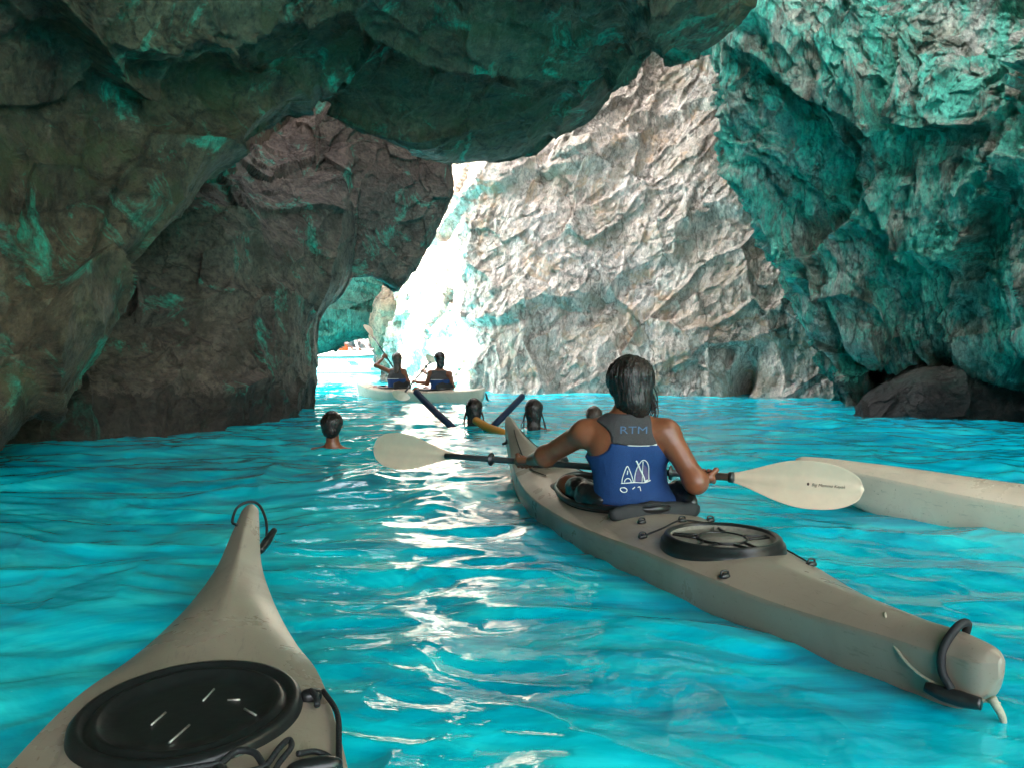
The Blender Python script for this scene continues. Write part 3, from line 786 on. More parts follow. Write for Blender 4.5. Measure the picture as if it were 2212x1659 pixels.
# ---------- the viewer's own kayak, bow pointing away
ST_OWN = [(0,.01,.17,.18,.12,0),(.08,.06,.155,.19,.03,0),(.6,.17,.13,.17,-.08,.2),(1.2,.27,.11,.165,-.12,.1),(1.9,.29,.105,.165,-.12,.1),
          (2.15,.283,.120,.166,-.12,0),(2.3,.266,.150,.166,-.12,0),(2.6,.224,.156,.168,-.11,0),(2.80,.178,.142,.182,-.10,.4),(3.1,.112,.150,.210,-.08,.75),(3.35,.064,.190,.240,-.04,.8),
          (3.55,.045,.235,.270,.03,.7),(3.68,.034,.262,.287,.10,.5),(3.77,.024,.280,.298,.17,.3),(3.80,.006,.285,.292,.24,.1)]
OA = R(14.4); OO = Vector((.015, -.99, 0))
k2 = Kayak(OO, OA, ST_OWN, M['hull'], (1.15, .42, .21), 'grey kayak bow pointing away at the bottom left, with a glossy black oval hatch')
k2.cockpit(M['blackmat'])
hy3, a3, b3 = 2.440, .192, .205
z3 = k2.z(0, hy3) - .032
oh = rows_mesh('hatch_cover', [[(a3*r*math.cos(a), hy3 + b3*r*math.sin(a), z3 + z) for a in np.linspace(0, 2*PI, 110, endpoint=False)] for r, z in
     [(.002,.034),(.30,.034),(.55,.033),(.74,.034),(.78,.043),(.83,.045),(.87,.038),(.90,.036),(.93,.046),(.99,.046),(1.03,.038),(1.05,.016),(1.08,.010),(1.10,-.008),(1.08,-.05)]], M['black'], k2.root, caps=False)
lines = [tube('r', [(x0*a3, hy3+y0*b3, z3+.0352), (x1*a3, hy3+y1*b3, z3+.0352)], .0022, M['alloy'], None, 6, 3) for x0, y0, x1, y1 in
         ((.16,.40,.09,.16),(.32,.12,.44,.10),(-.22,.0,-.30,-.22),(.04,-.30,-.08,-.58),(.50,-.1,.62,-.26))]
for q_, o_ in enumerate(lines): o_.name = 'hatch_mark'; o_.parent = oh  # short pale strokes on the lid
# bow loop and toggle
loop = [(-.030,3.60,.262),(-.050,3.66,.262),(-.040,3.72,.296),(.0,3.735,.312),(.034,3.72,.30),(.060,3.64,.262),(.066,3.57,.225)]
tube('bow_loop', loop, .0045, M['cord'], k2.root, 8, 60)
tube('toggle', [(.050,3.50,.195),(.068,3.54,.215),(.088,3.60,.238)], [.011,.015,.010], M['black'], k2.root, 10, 16)
# perimeter line, fittings and bungee behind the hatch
def F(x, y, dz=.0): return (x, y, k2.z(x, y) + dz)
side = smooth_path([(.238,2.46,0),(.262,2.36,0),(.262,2.20,0),(.282,2.02,0),(.285,1.80,0)], 50)
tube('deck_line', [(p[0]*1.0, p[1], k2.z(min(p[0], k2.beam(p[1])*.98), p[1]) + .012) for p in side], .0052, M['cord'], k2.root, 8)
tube('deck_line', [F(-.235, 2.30, .01), F(-.262,2.20,.01), F(-.27,2.05,.01), F(-.275,1.8,.01)], .0052, M['cord'], k2.root, 8, 30)
pad('deck_fitting', k2, F(.216,2.455,.006), (.020,.016,.012), M['black'], k2.root, wr=.002, n=14, seed=4)
tube('deck_line', [F(.214,2.455,.016), F(.224,2.43,.014), F(.226,2.405,.010)], .006, M['cord'], k2.root, 8, 12)
pad('deck_fitting', k2, F(.222,2.205,.012), (.044,.016,.015), M['black'], k2.root, p=2.3, wr=.002, n=20, seed=5)
for x in (-.10, .0, .078, .145):
    pad('deck_fitting', k2, F(x,2.195,.006), (.011,.013,.012), M['black'], k2.root, wr=.002, n=12, seed=int(x*100)+20)
tube('bungee', [F(-.2,2.19,.012), F(-.10,2.200,.018), F(.0,2.205,.014), F(.078,2.205,.018)], .0052, M['cord'], k2.root, 8, 40)
tube('bungee', [F(.078,2.205,.016), F(.10,2.235,.020), F(.128,2.225,.022), F(.145,2.195,.016)], .0055, M['cord'], k2.root, 8, 30)
tube('bungee', [F(.078,2.195,.014), F(.105,2.178,.016), F(.145,2.195,.016), F(.165,2.235,.022), F(.180,2.265,.020), F(.184,2.245,.018), F(.165,2.205,.012), F(.152,2.14,.01), F(.165,2.105,.01), F(.21,2.125,.01), F(.235,2.155,.01), F(.25,2.10,.01)], .0050, M['cord'], k2.root, 8, 90)
tube('bungee', [F(.195,2.225,.02), F(.225,2.245,.012), F(.252,2.225,.01), F(.268,2.15,.01)], .0050, M['cord'], k2.root, 8, 30)
tube('bungee', [F(.0,2.19,.012), F(.012,2.14,.01), F(.01,2.05,.01)], .0045, M['cord'], k2.root, 8, 12)
tube('bungee', [F(.078,2.19,.012), F(.088,2.12,.01), F(.085,2.02,.01)], .0045, M['cord'], k2.root, 8, 12)

# ---------- the pale kayak cut by the right edge of the frame
ST_R = [(0,.01,.17,.18,.12,0),(.08,.06,.155,.19,.03,0),(.6,.18,.14,.19,-.08,.1),(1.3,.28,.13,.19,-.12,.1),(2.0,.30,.13,.19,-.12,.1),(2.6,.27,.14,.20,-.11,.1),
        (3.0,.20,.165,.225,-.08,.2),(3.25,.150,.19,.245,-.06,.3),(3.5,.10,.215,.258,.02,.3),(3.72,.055,.235,.265,.13,.2),(3.80,.035,.24,.262,.18,.1),(3.83,.010,.242,.250,.215,0)]
tip = Vector((1.58, 4.20, 0)); dr = Vector((-.80, .60, 0)).normalized(); RA = math.atan2(-dr.x, dr.y)
k3 = Kayak(tip - dr*3.83, RA, ST_R, M['hull_pale'], (1.9, .42, .21), 'pale cream kayak cut off by the right edge of the picture, smooth bare bow')
k3.cockpit(M['blackmat'])

# ---------- tandem kayak by the cave mouth
ST_T = [(0,.02,.26,.275,.20,0),(.06,.07,.245,.27,.08,0),(.35,.17,.215,.245,-.06,.1),(.8,.30,.19,.22,-.12,0),(1.6,.37,.175,.20,-.14,0),(2.4,.34,.18,.205,-.14,0),
        (3.0,.22,.21,.235,-.10,.2),(3.3,.12,.25,.275,-.02,.3),(3.5,.05,.30,.32,.10,.2),(3.56,.015,.32,.328,.22,0)]
tA, tB = Vector((-.46, 12.7, 0)), Vector((-2.86, 14.9, 0)); dr = (tB - tA).normalized(); TA = math.atan2(-dr.x, dr.y)
k4 = Kayak(tA, TA, ST_T, M['hull_pale'], [(1.25,.36,.24),(2.42,.36,.22)], 'white two seat kayak side on near the cave mouth, carrying two paddlers')
k4.cockpit(M['blackmat'])
for y in (.98, 2.15): pad('backrest', k4, (0, y, .25), (.2,.04,.09), M['blackmat'], k4.root, rx=-.2, wr=.008, seed=5, n=18)
tube('toggle', [(.0,-.03,.20),(.0,-.05,.12),(.03,-.06,.06)], [.012,.02,.012], M['black'], k4.root, 8, 12)
k4.root.matrix_basis = Matrix.Translation(tA) @ Matrix.Rotation(TA, 4, 'Z')

# ================================================================== PADDLES
def paddle(a, b, label, bladelen=.46, bw=.095, normA=None, normB=None, matA='blade', matB='blade', text=None, rs=.0155, group=None, drip=True):
    """a, b: blade tips in the world; blades asymmetric teardrops"""
    a, b = A3v(a), A3v(b); d = unit(b - a); L = np.linalg.norm(b - a)
    root = empty('paddle', tuple((a + b)/2)); tag(root, label, 'paddle', group)
    O = (a + b)/2
    tube('shaft', [a + d*bladelen*.86 - O, a + d*L*.3 - O, a + d*L*.5 - O, b - d*bladelen*.86 - O], rs, M['shaft'], root, 12)
    out = {}
    for key, tipp, dd, nn, mt in (('A', a, d, normA, matA), ('B', b, -d, normB, matB)):
        nn = unit(A3v(nn) - d * (A3v(nn) @ d)); w = np.cross(nn, dd)
        rows = []
        for u in np.linspace(0, 1, 40):
            # u = 0 tip, 1 throat
            hw = bw * (max(0, 1 - ((.36 - u)/.36)**2.4)**.5 if u < .36 else (.5 + .5*math.cos((u-.36)/.64*PI))*(1 - .14) + .14)
            hw = max(hw, .002)
            th = .0035 + .009*max(0, (u-.55)/.45)**1.5
            cv = .018*math.sin(u*PI)*1.0
            ring = []
            for q in np.linspace(0, 2*PI, 28, endpoint=False):
                x = math.cos(q)*hw; t_ = math.sin(q)*th*(1 if hw > .01 else .4)
                dish = .22*hw*(x/hw)**2 + cv + .006*math.exp(-(x/.012)**2)
                ring.append(tipp + dd*u*bladelen + w*(x + .10*bw*(1-u)) + nn*(t_ + dish*1.0 - .03) - O)
            rows.append(ring)
        bl = rows_mesh('blade', rows, M[mt], root)
        out[key] = (bl, tipp, dd, nn, w)
    for tt in (bladelen + .20, L - bladelen - .20):
        if drip: rows_mesh('drip_ring', tube_rings([a + d*(tt+q) - O for q in (-.012,-.008,-.002,.002,.008,.012)], [.017,.018,.034,.034,.018,.017], 16), M['black'], root)
    tt = L - bladelen*.93
    rows_mesh('ferrule', tube_rings([b - d*(bladelen*.9 + q) - O for q in (-.012,.0,.001,.075)], [.021,.021,.0165,.0165], 16), M['alloy'], root)
    rows_mesh('collar', tube_rings([b - d*(bladelen*.88 + q) - O for q in (-.010,-.009,.010,.011)], [.017,.024,.024,.017], 16), M['black'], root)
    return root, out, O
ptA, ptB = A3v(at(800, 972, 4.3)), A3v(at(1866, 1052, 3.05))
def font_mesh(name, body, size, mat, extr=.0, shear=0):
    cu = bpy.data.curves.new(name, 'FONT'); cu.body = body; cu.size = size; cu.align_x = 'CENTER'; cu.align_y = 'CENTER'; cu.shear = shear
    cu.offset = 0
    o = bpy.data.objects.new(name, cu); COL.objects.link(o)
    dg = bpy.context.evaluated_depsgraph_get(); dg.update()
    me = bpy.data.meshes.new_from_object(o.evaluated_get(dg)); bpy.data.objects.remove(o, do_unlink=True)
    me.materials.clear(); me.materials.append(mat)
    return me
from mathutils.bvhtree import BVHTree
def drape(me, host, origin, ex, ey, en, lift=.0025):
    """lay a flat mesh (x, y) onto the host surface, a little proud of it"""
    ex, ey, en = (Vector(tuple(v)) for v in (ex, ey, en)); origin = Vector(tuple(origin))
    vs = [v.co.copy() for v in host.data.vertices]; fs = [tuple(p.vertices) for p in host.data.polygons]
    bv = BVHTree.FromPolygons(vs, fs)
    for v in me.vertices:
        p = origin + ex*v.co.x + ey*v.co.y
        h = bv.ray_cast(p + en*.2, -en, .4)
        v.co = (h[0] if h[0] is not None else p) + en*(lift)
    return me
pn = unit(A3v((-.35, -1.0, .12)))
pr, pb, pO = paddle(ptA, ptB, 'double bladed cream paddle with a dark shaft held across by the near paddler', .60, .100, pn, pn, group=None)
bl, tipp, dd, nn, w = pb['B']
me = font_mesh('t', 'Big Mamma Kayak', .0175, M['darktext'], shear=.3)
drape(me, bl, tipp + dd*.135 + w*.006 - pO, -dd, unit(np.cross(nn, -dd)), nn, .002)
tx = link(bpy.data.objects.new('blade_lettering', me), bl)
dot = [[(.0045*math.cos(a)*r, .0065*math.sin(a)*r, 0) for a in np.linspace(0, 2*PI, 16, endpoint=False)] for r in (.1, 1)]
do = rows_mesh('blade_emblem', dot, M['darktext'], bl, caps=False)
drape(do.data, bl, tipp + dd*.212 + w*.004 - pO, -dd, unit(np.cross(nn, -dd)), nn, .002)

# ================================================================== PEOPLE
def torso(B, P, C, Lsh, Rsh, f, sc=1.0):
    r = unit(A3v(Rsh) - A3v(Lsh)); P, C = A3v(P), A3v(C)
    B.cone(P - r*.085*sc, P + r*.085*sc, .105*sc, .105*sc, f, 1.15)
    B.cone(P, C, .150*sc, .142*sc, f, 1.45)
    B.cone(C - r*.062*sc, C + r*.062*sc, .108*sc, .108*sc, f, 1.25)
    m = (A3v(Lsh) + A3v(Rsh))/2
    B.cone(A3v(Lsh)*.75 + m*.25, A3v(Rsh)*.75 + m*.25, .052*sc, .052*sc)
    tz = m + np.array([0, 0, .055*sc])
    for S_ in (Lsh, Rsh): B.cone(tz, A3v(S_)*.7 + m*.3 + np.array([0, 0, .012*sc]), .050*sc, .040*sc)
def arm(B, S, El, Wr, sc=1.0):
    B.ball(S, .047*sc); B.cone(S, El, .047*sc, .040*sc); B.cone(El, Wr, .042*sc, .026*sc)

# --- the near paddler
f1 = unit((-.286, .958, 0)); r1 = unit((.958, .286, 0)); up = np.array([0, 0, 1.0])
base1 = to_world(k1, (0, 1.86, 0)); person1 = empty('person', base1)
tag(person1, 'person paddling the near grey kayak, seen from behind, in a blue and grey vest', 'person')
def L1(p): return A3v(p) - A3v(base1)
D1 = 3.30
Ls, Rs = A3v(at(1262, 935, 3.34)), A3v(at(1440, 935, 3.24))
Pp = A3v(at(1368, 1105, D1 + .02)); Cc = A3v(at(1356, 965, D1)); Nn = A3v(at(1356, 905, D1)); Hh = A3v(at(1357, 826, D1 + .015))
shd = unit(ptB - ptA)
hR = ptB + (-shd) * (np.linalg.norm(ptB-ptA) * (1866-1532)/(1866-800)*.93)
def shaft_at(px):
    t0, t1 = 0.0, 1.0
    for _ in range(40):
        m = (t0+t1)/2; q = ptA + (ptB-ptA)*m
        if 1106 + 1640*q[0]/q[1] < px: t0 = m
        else: t1 = m
    return ptA + (ptB-ptA)*t0
hR, hL = shaft_at(1528), shaft_at(1135)
eR, eL = A3v(at(1503, 1040, 3.16)), A3v(at(1178, 985, 3.56))
wR = hR + unit(eR - hR)*.085; wL = hL + unit(eL - hL)*.085
B = Body(); torso(B, L1(Pp), L1(Cc), L1(Ls), L1(Rs), f1, 1.06)
B.cone(L1(Nn) - up*.04, L1(Hh) - up*.06, .062, .052)
T1 = Body(); T1.p = list(B.p)
add_head(B, L1(Hh), up, f1, r1, 1.0)
arm(B, L1(Ls), L1(eL), L1(wL), 1.12); arm(B, L1(Rs), L1(eR), L1(wR), 1.12)
for q in (-1, 1):
    hp = L1(Pp) + r1*q*.09; kn = hp + f1*.44 + r1*q*.04 + up*.04; B.cone(hp, kn, .085, .058); B.cone(kn, kn + f1*.38 - up*.10, .055, .035)
body1 = B.mesh('body', M['skin'], person1, .008, .036)
hands = [grip_hand(L1(hR), shd, L1(wR), side=-1).mesh('h', M['skin'], None, .0035, .007), grip_hand(L1(hL), -shd, L1(wL), side=1).mesh('h', M['skin'], None, .0035, .007)]
body1.parent = None
body1 = merge('body', [body1] + hands, person1)
# vest: lower blue, upper grey, white curved trim; armholes and neckline cut cleanly
zb = L1(at(1368, 1092, 3.2))[2]; zs_ = L1(at(1360, 962, 3.2))[2]; zt = L1(at(1360, 893, 3.25))[2]
cx = L1(Cc)
def split(X): return zs_ + .9*((X - cx) @ r1)**2
VB = Body(); torso(VB, L1(Pp), L1(Cc), L1(Ls)*.80 + L1(Rs)*.20, L1(Rs)*.80 + L1(Ls)*.20, f1, 1.06)
def arms_cut(S, X):
    for sh, q in ((L1(Ls), -1), (L1(Rs), 1)):
        c0 = sh + r1*q*.030 - up*.01
        lat = (X - c0) @ (r1*q); v_ = (X - c0) @ up
        hole = np.sqrt(np.maximum(0, lat + .075 )**2 * 3.0 + v_**2 * .55) - .115
        hole = np.where(lat > -.075, np.minimum(hole, .2), .2)
        dd_ = np.linalg.norm((X - c0) - ((X - c0) @ f1)[..., None]*f1, axis=-1) - .088
        S = np.maximum(S, -dd_)
    return S
def cut_lo(S, X): return arms_cut(np.maximum(np.maximum(S, zb - X[..., 2]), X[..., 2] - split(X)), X)
def cut_hi(S, X): return arms_cut(np.maximum(np.maximum(S, split(X) + .0005 - X[..., 2]), X[..., 2] - zt), X)
def cloth_disp(V):
    c = V.mean(0); N = V - c; N[:, 2] = 0; N /= np.linalg.norm(N, axis=1, keepdims=True) + 1e-9
    return V + N * (fbm(V*np.array([14, 14, 7]), 77, 3) * .006)[:, None]
v1 = VB.mesh('vest', M['vest_blue'], person1, .007, .028, .014, cut_lo, cloth_disp)
v2 = VB.mesh('vest_yoke', M['vest_grey'], person1, .007, .028, .014, cut_hi, cloth_disp)
# trim draped on the back
def back_curve(fn, n=50, x0=-.135, x1=.135):
    return [cx + r1*x + up*(fn(x) - cx[2]) for x in np.linspace(x0, x1, n)]
def drape_pts(P, hosts, en, lift):
    vs, fs, o = [], [], 0
    for h in hosts:
        vs += [v.co.copy() for v in h.data.vertices]; fs += [tuple(i+o for i in p.vertices) for p in h.data.polygons]; o = len(vs)
    bv = BVHTree.FromPolygons(vs, fs); out = []
    for p in P:
        h = bv.ray_cast(Vector(tuple(p)) + Vector(tuple(en))*.3, -Vector(tuple(en)), .5)
        if h[0] is not None: out.append(A3v(h[0]) + A3v(en)*lift)
    return out
tp = drape_pts(back_curve(lambda x: zs_ + .9*x*x), [v1, v2], -f1, .003)
if len(tp) > 4: tube('vest_trim', tp, .0032, M['white'], person1, 8)
en = -f1; ex = r1; ey = up
RTM = font_mesh('t', 'RTM', .043, M['bluegrey'], shear=.15)
for v in RTM.vertices: v.co.x *= 1.35
o_ = L1(at(1366, 929, 3.2))
link(bpy.data.objects.new('vest_lettering', drape(RTM, v2, o_, ex, ey, en, .0025)), v2)
# emblem of two sails and a windmill-like peak, drawn as white strokes
def strokes(name, lines, host, origin, sc, rad, mat, parent):
    obs = []
    for L_ in lines:
        P = [origin + ex*x*sc + ey*y*sc for x, y in L_]
        P = smooth_path(P, max(12, 8*len(P))) if len(L_) > 2 else np.array([P[0] + (P[1]-P[0])*t for t in np.linspace(0, 1, 12)])
        Q = drape_pts(P, [host], en, rad*.3)
        if len(Q) > 3: obs.append(rows_mesh('s', tube_rings(Q, rad, 6), mat, None))
    return merge(name, obs, parent)
def fill(poly, host, origin, sc, mat, parent, name, lift=.0015):
    # fan of a small polygon, subdivided so it follows the cloth
    c = np.mean(poly, 0); V_, F_ = [], []
    n = 8
    for k in range(n + 1):
        for p in poly: V_.append(tuple((c + (np.array(p) - c)*k/n)*sc) + (0,))
    m = len(poly)
    for k in range(n):
        for j in range(m): F_.append([k*m+j, k*m+(j+1) % m, (k+1)*m+(j+1) % m, (k+1)*m+j])
    me = bpy.data.meshes.new(name); me.from_pydata(V_, [], F_); me.materials.append(mat)
    drape(me, host, origin, ex, ey, en, lift); return link(bpy.data.objects.new(name, me), parent)
eo = L1(at(1373, 1018, 3.2)); sc_ = .064*2/ (1190-580) * 1.02   # photo strokes were read off a 610 px wide crop
def e_(pts): return [((x - 880), (1140 - y)) for x, y in pts]
lines = [e_([(595,1370),(600,1270),(640,1120),(690,1025),(740,1110),(790,1240),(820,1340)]), e_([(580,1365),(850,1350),(1050,1360),(1185,1320)]),
         e_([(845,1340),(850,1200),(890,1050),(960,920),(1040,920),(1110,1030),(1135,1180),(1150,1340)]), e_([(985,930),(1000,1150),(1000,1340)]),
         e_([(640,1340),(660,1290),(705,1265),(755,1290),(775,1340)]), e_([(690,1190),(700,1110)]),
         e_([(570,1500),(580,1460),(640,1450),(690,1480),(685,1530),(620,1540),(570,1500)]), e_([(800,1480),(850,1440)]), e_([(910,1450),(950,1440),(975,1520)])]
fill([(x-880, 1140-y) for x, y in ((870,1330),(870,1180),(900,1060),(960,1000),(985,1150),(985,1330))], v1, eo, sc_, M['mauve'], v1, 'emblem_panel')
fill([(x-880, 1140-y) for x, y in ((1015,1330),(1020,1150),(1015,990),(1080,1060),(1120,1180),(1130,1320))], v1, eo, sc_, M['mauve'], v1, 'emblem_panel')
strokes('vest_emblem', lines, v1, eo, sc_, .0022, M['white'], v1)
strokes('emblem_mast', [e_([(850,915),(900,1000),(1040,1270)]), e_([(1040,1270),(1060,1330),(1120,1310)])], v1, eo, sc_, .0036, M['white'], v1)
# hair: wet, clinging to the head and nape, loose strands on the right
HB = Body(); H = L1(Hh)
HB.ball(H + up*.014 - f1*.012, .098, r1, 1.02); HB.cone(H - f1*.035 + up*.02, H - f1*.045 - up*.065, .088, .074)
HB.cone(H - f1*.045 - up*.05, H - f1*.036 - up*.11, .066, .048, f1, 1.2); HB.cone(H - f1*.060 - up*.085 + r1*.012, H - f1*.062 - up*.125 + r1*.016, .044, .034)
def face_cut(S, X): 
    q = X - H; fr = q @ f1; z_ = q @ up
    return np.maximum(S, np.minimum(fr - .035 , .07 - z_ + 0*fr))
hair1 = HB.mesh('hair', M['hair'], person1, .0045, .03, 0.004, face_cut, hair_disp(.007, 5, 90))
st = []
rng = random.Random(4)
for q in range(12):
    a0 = H + r1*(.088 + rng.uniform(-.01, .008)) - up*rng.uniform(.0, .06) - f1*rng.uniform(.0, .06)
    k_ = rng.uniform(.3, 1)
    st.append(tube('s', [a0, a0 + r1*.022*k_ - up*.04, a0 + r1*.030*k_ - up*.085, a0 + r1*.012*k_ - up*.12, a0 - r1*.012 - up*(.135 + rng.uniform(0, .03))], [.004, .0035, .003, .002, .001], M['hair'], None, 5, 20))
for q in range(80):
    th, p0 = rng.uniform(-1.35, 1.35), rng.uniform(.1, .75)
    pts = []
    for k in range(7):
        ph = p0 + k * .26
        dirn = (-f1*math.cos(th) + r1*math.sin(th)) * math.sin(min(ph, 1.75)) + up*math.cos(min(ph, 1.75)) 
        drop = max(0, ph - 1.75) * .10
        pts.append(H - f1*.015 + up*(.010 - drop) + dirn*(.108 - .016*max(0, ph - 1.2)) + r1*rng.uniform(-.002, .002))
    st.append(tube('s', pts, [.001, .002, .0023, .0022, .002, .0015, .0008], M['hair'], None, 5, 26))
for q in range(22):
    a = rng.uniform(-.05, .055)
    a0 = H + r1*a - f1*.098*math.cos(a/.09) - up*.05
    st.append(tube('s', [a0, a0 - up*.035 - f1*.002, a0 - up*.065 + f1*.010 + r1*rng.uniform(-.01,.01), a0 - up*(.085 + rng.uniform(0, .03)) + f1*.016 - r1*a*.4], [.006, .005, .004, .0015], M['hair'], None, 5, 14))
merge('loose_hair', st, hair1)

# --- generic figures further off
def figure(label, base, f, P, C, N, H, Ls, Rs, arms_, skin, hair, h=.014, top=None, top2=None, hairlen=.12, sc=1.0, legs=None, group=None, up=np.array([0, 0, 1.0]), hat=None, vest_z=None, grips=()):
    root = empty('person', tuple(base)); tag(root, label, 'person', group)
    b0 = A3v(base); f = unit(f); r = np.cross(f, up); r = unit(r)
    l = lambda p: A3v(p) - b0
    B = Body(); torso(B, l(P), l(C), l(Ls), l(Rs), f, sc); TB = Body(); TB.p = list(B.p)
    B.cone(l(N) - up*.03, l(H) - up*.05*sc, .058*sc, .050*sc); add_head(B, l(H), up, f, r, sc)
    for (S, E2, W2) in arms_: arm(B, l(S), l(E2), l(W2), sc)
    for lg in (legs or ()):
        B.cone(l(lg[0]), l(lg[1]), .085*sc, .055*sc); B.cone(l(lg[1]), l(lg[2]), .055*sc, .034*sc); B.cone(l(lg[2]), l(lg[2]) + f*.14, .034, .026)
    body = B.mesh('body', skin, None, h, .028)
    hs = []
    for g in grips:
        if g[0] == 'g': hs.append(grip_hand(l(g[1]), g[2], l(g[3])).mesh('h', skin, None, .006, .008))
        else: hs.append(open_hand(l(g[1]), g[2], g[3]).mesh('h', skin, None, .006, .008))
    body = merge('body', [body] + hs, root)
    if top is not None:
        zlo, zmid, zhi = (z - b0[2] for z in vest_z)
        VB = Body(); torso(VB, l(P), l(C), l(Ls)*.85 + l(Rs)*.15, l(Rs)*.85 + l(Ls)*.15, f, sc)
        v = VB.mesh('vest', top, root, h*.8, .028, .016, lambda S, X: np.maximum(np.maximum(S, zlo - X[..., 2]), X[..., 2] - zmid))
        if top2 is not None:
            VB.mesh('vest_yoke', top2, root, h*.8, .028, .016, lambda S, X: np.maximum(np.maximum(S, zmid + .001 - X[..., 2]), X[..., 2] - zhi))
            P_ = [(l(P)*.25 + l(C)*.75)*np.array([1,1,0]) + np.array([0,0,zmid]) + (math.cos(a)*.155*r + math.sin(a)*.125*f)*sc for a in np.linspace(0, 2*PI, 40)]
            tube('vest_trim', P_, .005, M['white'], root, 6)
    HB = Body(); hh = l(H)
    HB.ball(hh + up*.014*sc - f*.012*sc, .098*sc, r, 1.02); HB.cone(hh - f*.03*sc, hh - f*.042*sc - up*.05*sc, .088*sc, .074*sc)
    if hairlen > .06:
        HB.cone(hh - f*.045*sc - up*.05*sc, hh - f*.06*sc - up*(.05 + hairlen*.55), .074*sc, .066*sc, f, 1.5)
        HB.cone(hh - f*.06*sc - up*(.05 + hairlen*.55), hh - f*.075*sc - up*(.05 + hairlen), .066*sc, .04*sc, f, 1.8)
    def fc(S, X):
        q = X - hh; return np.maximum(S, np.minimum(q @ f - .035*sc, .07*sc - q @ up))
    hb = HB.mesh('hair', hair, root, h*.7, .03, 0, fc, hair_disp(.006, 5, 50))
    if hat is not None:
        rows_mesh('hat', [[tuple(hh + up*(z*sc) + (r*math.cos(a) + f*math.sin(a))*rr*sc) for a in np.linspace(0, 2*PI, 24, endpoint=False)] for rr, z in ((.15,.035),(.155,.03),(.105,.045),(.10,.10),(.07,.135),(.01,.145))], hat, root)
    return root, l, r, f, up, hh, hb

# two paddlers in the tandem kayak
td = unit(tB - tA)
def tk(x, y, z): return A3v(to_world(k4, (x, y, z)))
gr4 = None
# rear paddler (right in the picture)
d = 13.45
Hx = at(949, 774, d); sL, sR = at(930, 806, d+.05), at(971, 808, d-.05)
elb, wri = at(905+18, 828, d+.12), at(897, 827, d+.30)
pB0, pB1 = A3v(at(892, 826, d+.33)), A3v(at(868, 843, d-.1))
lowtip = A3v(at(862, 862, 13.0)); dirp = unit(A3v(at(893, 825, 13.75)) - lowtip)
hnd = A3v(at(893, 825, 13.75))
pd2, _, _ = paddle(lowtip, lowtip + dirp*2.2, 'olive bladed paddle held low by the rear paddler of the two seat kayak', .40, .16, (0, -1, .1), (0, -1, .1), 'blade_green', 'blade_green', rs=.016)
wr_ = hnd + unit(A3v(elb) - hnd)*.08
h2_ = hnd + dirp*.55
fig2 = figure('person in the rear seat of the two seat kayak, holding the olive paddle low', tk(0, 1.22, .05), td + np.array([.2, .2, 0]), at(948, 858, d), at(950, 822, d), at(949, 798, d), Hx, sL, sR,
       [(sL, elb, wr_), (sR, at(978, 835, d+.15), h2_ + unit(A3v(at(978, 835, d+.15)) - h2_)*.08)], M['skin'], M['hair'], .014, M['vest_blue'], M['vest_grey'], .10, 1.02,
       vest_z=(at(948, 852, d).z, at(948, 820, d).z, at(948, 801, d).z), grips=(('g', hnd, dirp, wr_), ('g', h2_, dirp, h2_ + unit(A3v(at(978, 835, d+.15)) - h2_)*.08)),
       legs=[(tk(-.1, 1.25, .12), tk(-.12, 1.62, .2), tk(-.12, 1.95, .0)), (tk(.1, 1.25, .12), tk(.12, 1.62, .2), tk(.12, 1.95, .0))])
# front paddler (left), one arm raised with the paddle
d = 14.2
Hx = at(857, 775, d); sL, sR = at(842, 803, d+.05), at(873, 803, d-.05)
e2, hnd = A3v(at(812, 790, d+.12)), A3v(at(833, 769, d+.32))
up_ = A3v(at(788, 700, d+.60)); dirp = unit(hnd - up_)
paddle(up_, up_ + dirp*2.1, 'paddle with a dark shaft raised steeply by the front paddler of the two seat kayak', .40, .085, (.75, -.6, .1), (.75, -.6, .1), 'blade', 'blade', rs=.016)
wr_ = hnd + unit(e2 - hnd)*.08; h2_ = hnd + dirp*.70; e3 = A3v(at(882, 826, d+.1)); w3 = h2_ + unit(e3 - h2_)*.08
figure('person with long hair in the front seat of the two seat kayak, one arm raised', tk(0, 2.40, .05), td + np.array([.3, .3, 0]), at(855, 852, d), at(857, 818, d), at(857, 796, d), Hx, sL, sR,
       [(sL, e2, wr_), (sR, e3, w3)], M['skin'], M['hair_brown'], .014, M['vest_blue'], M['vest_grey'], .34, 1.0,
       vest_z=(at(855, 848, d).z, at(855, 818, d).z, at(855, 800, d).z), grips=(('g', hnd, dirp, wr_), ('g', h2_, dirp, w3)),
       legs=[(tk(-.1, 2.42, .12), tk(-.12, 2.8, .2), tk(-.1, 3.0, .0)), (tk(.1, 2.42, .12), tk(.12, 2.8, .2), tk(.1, 3.0, .0))])

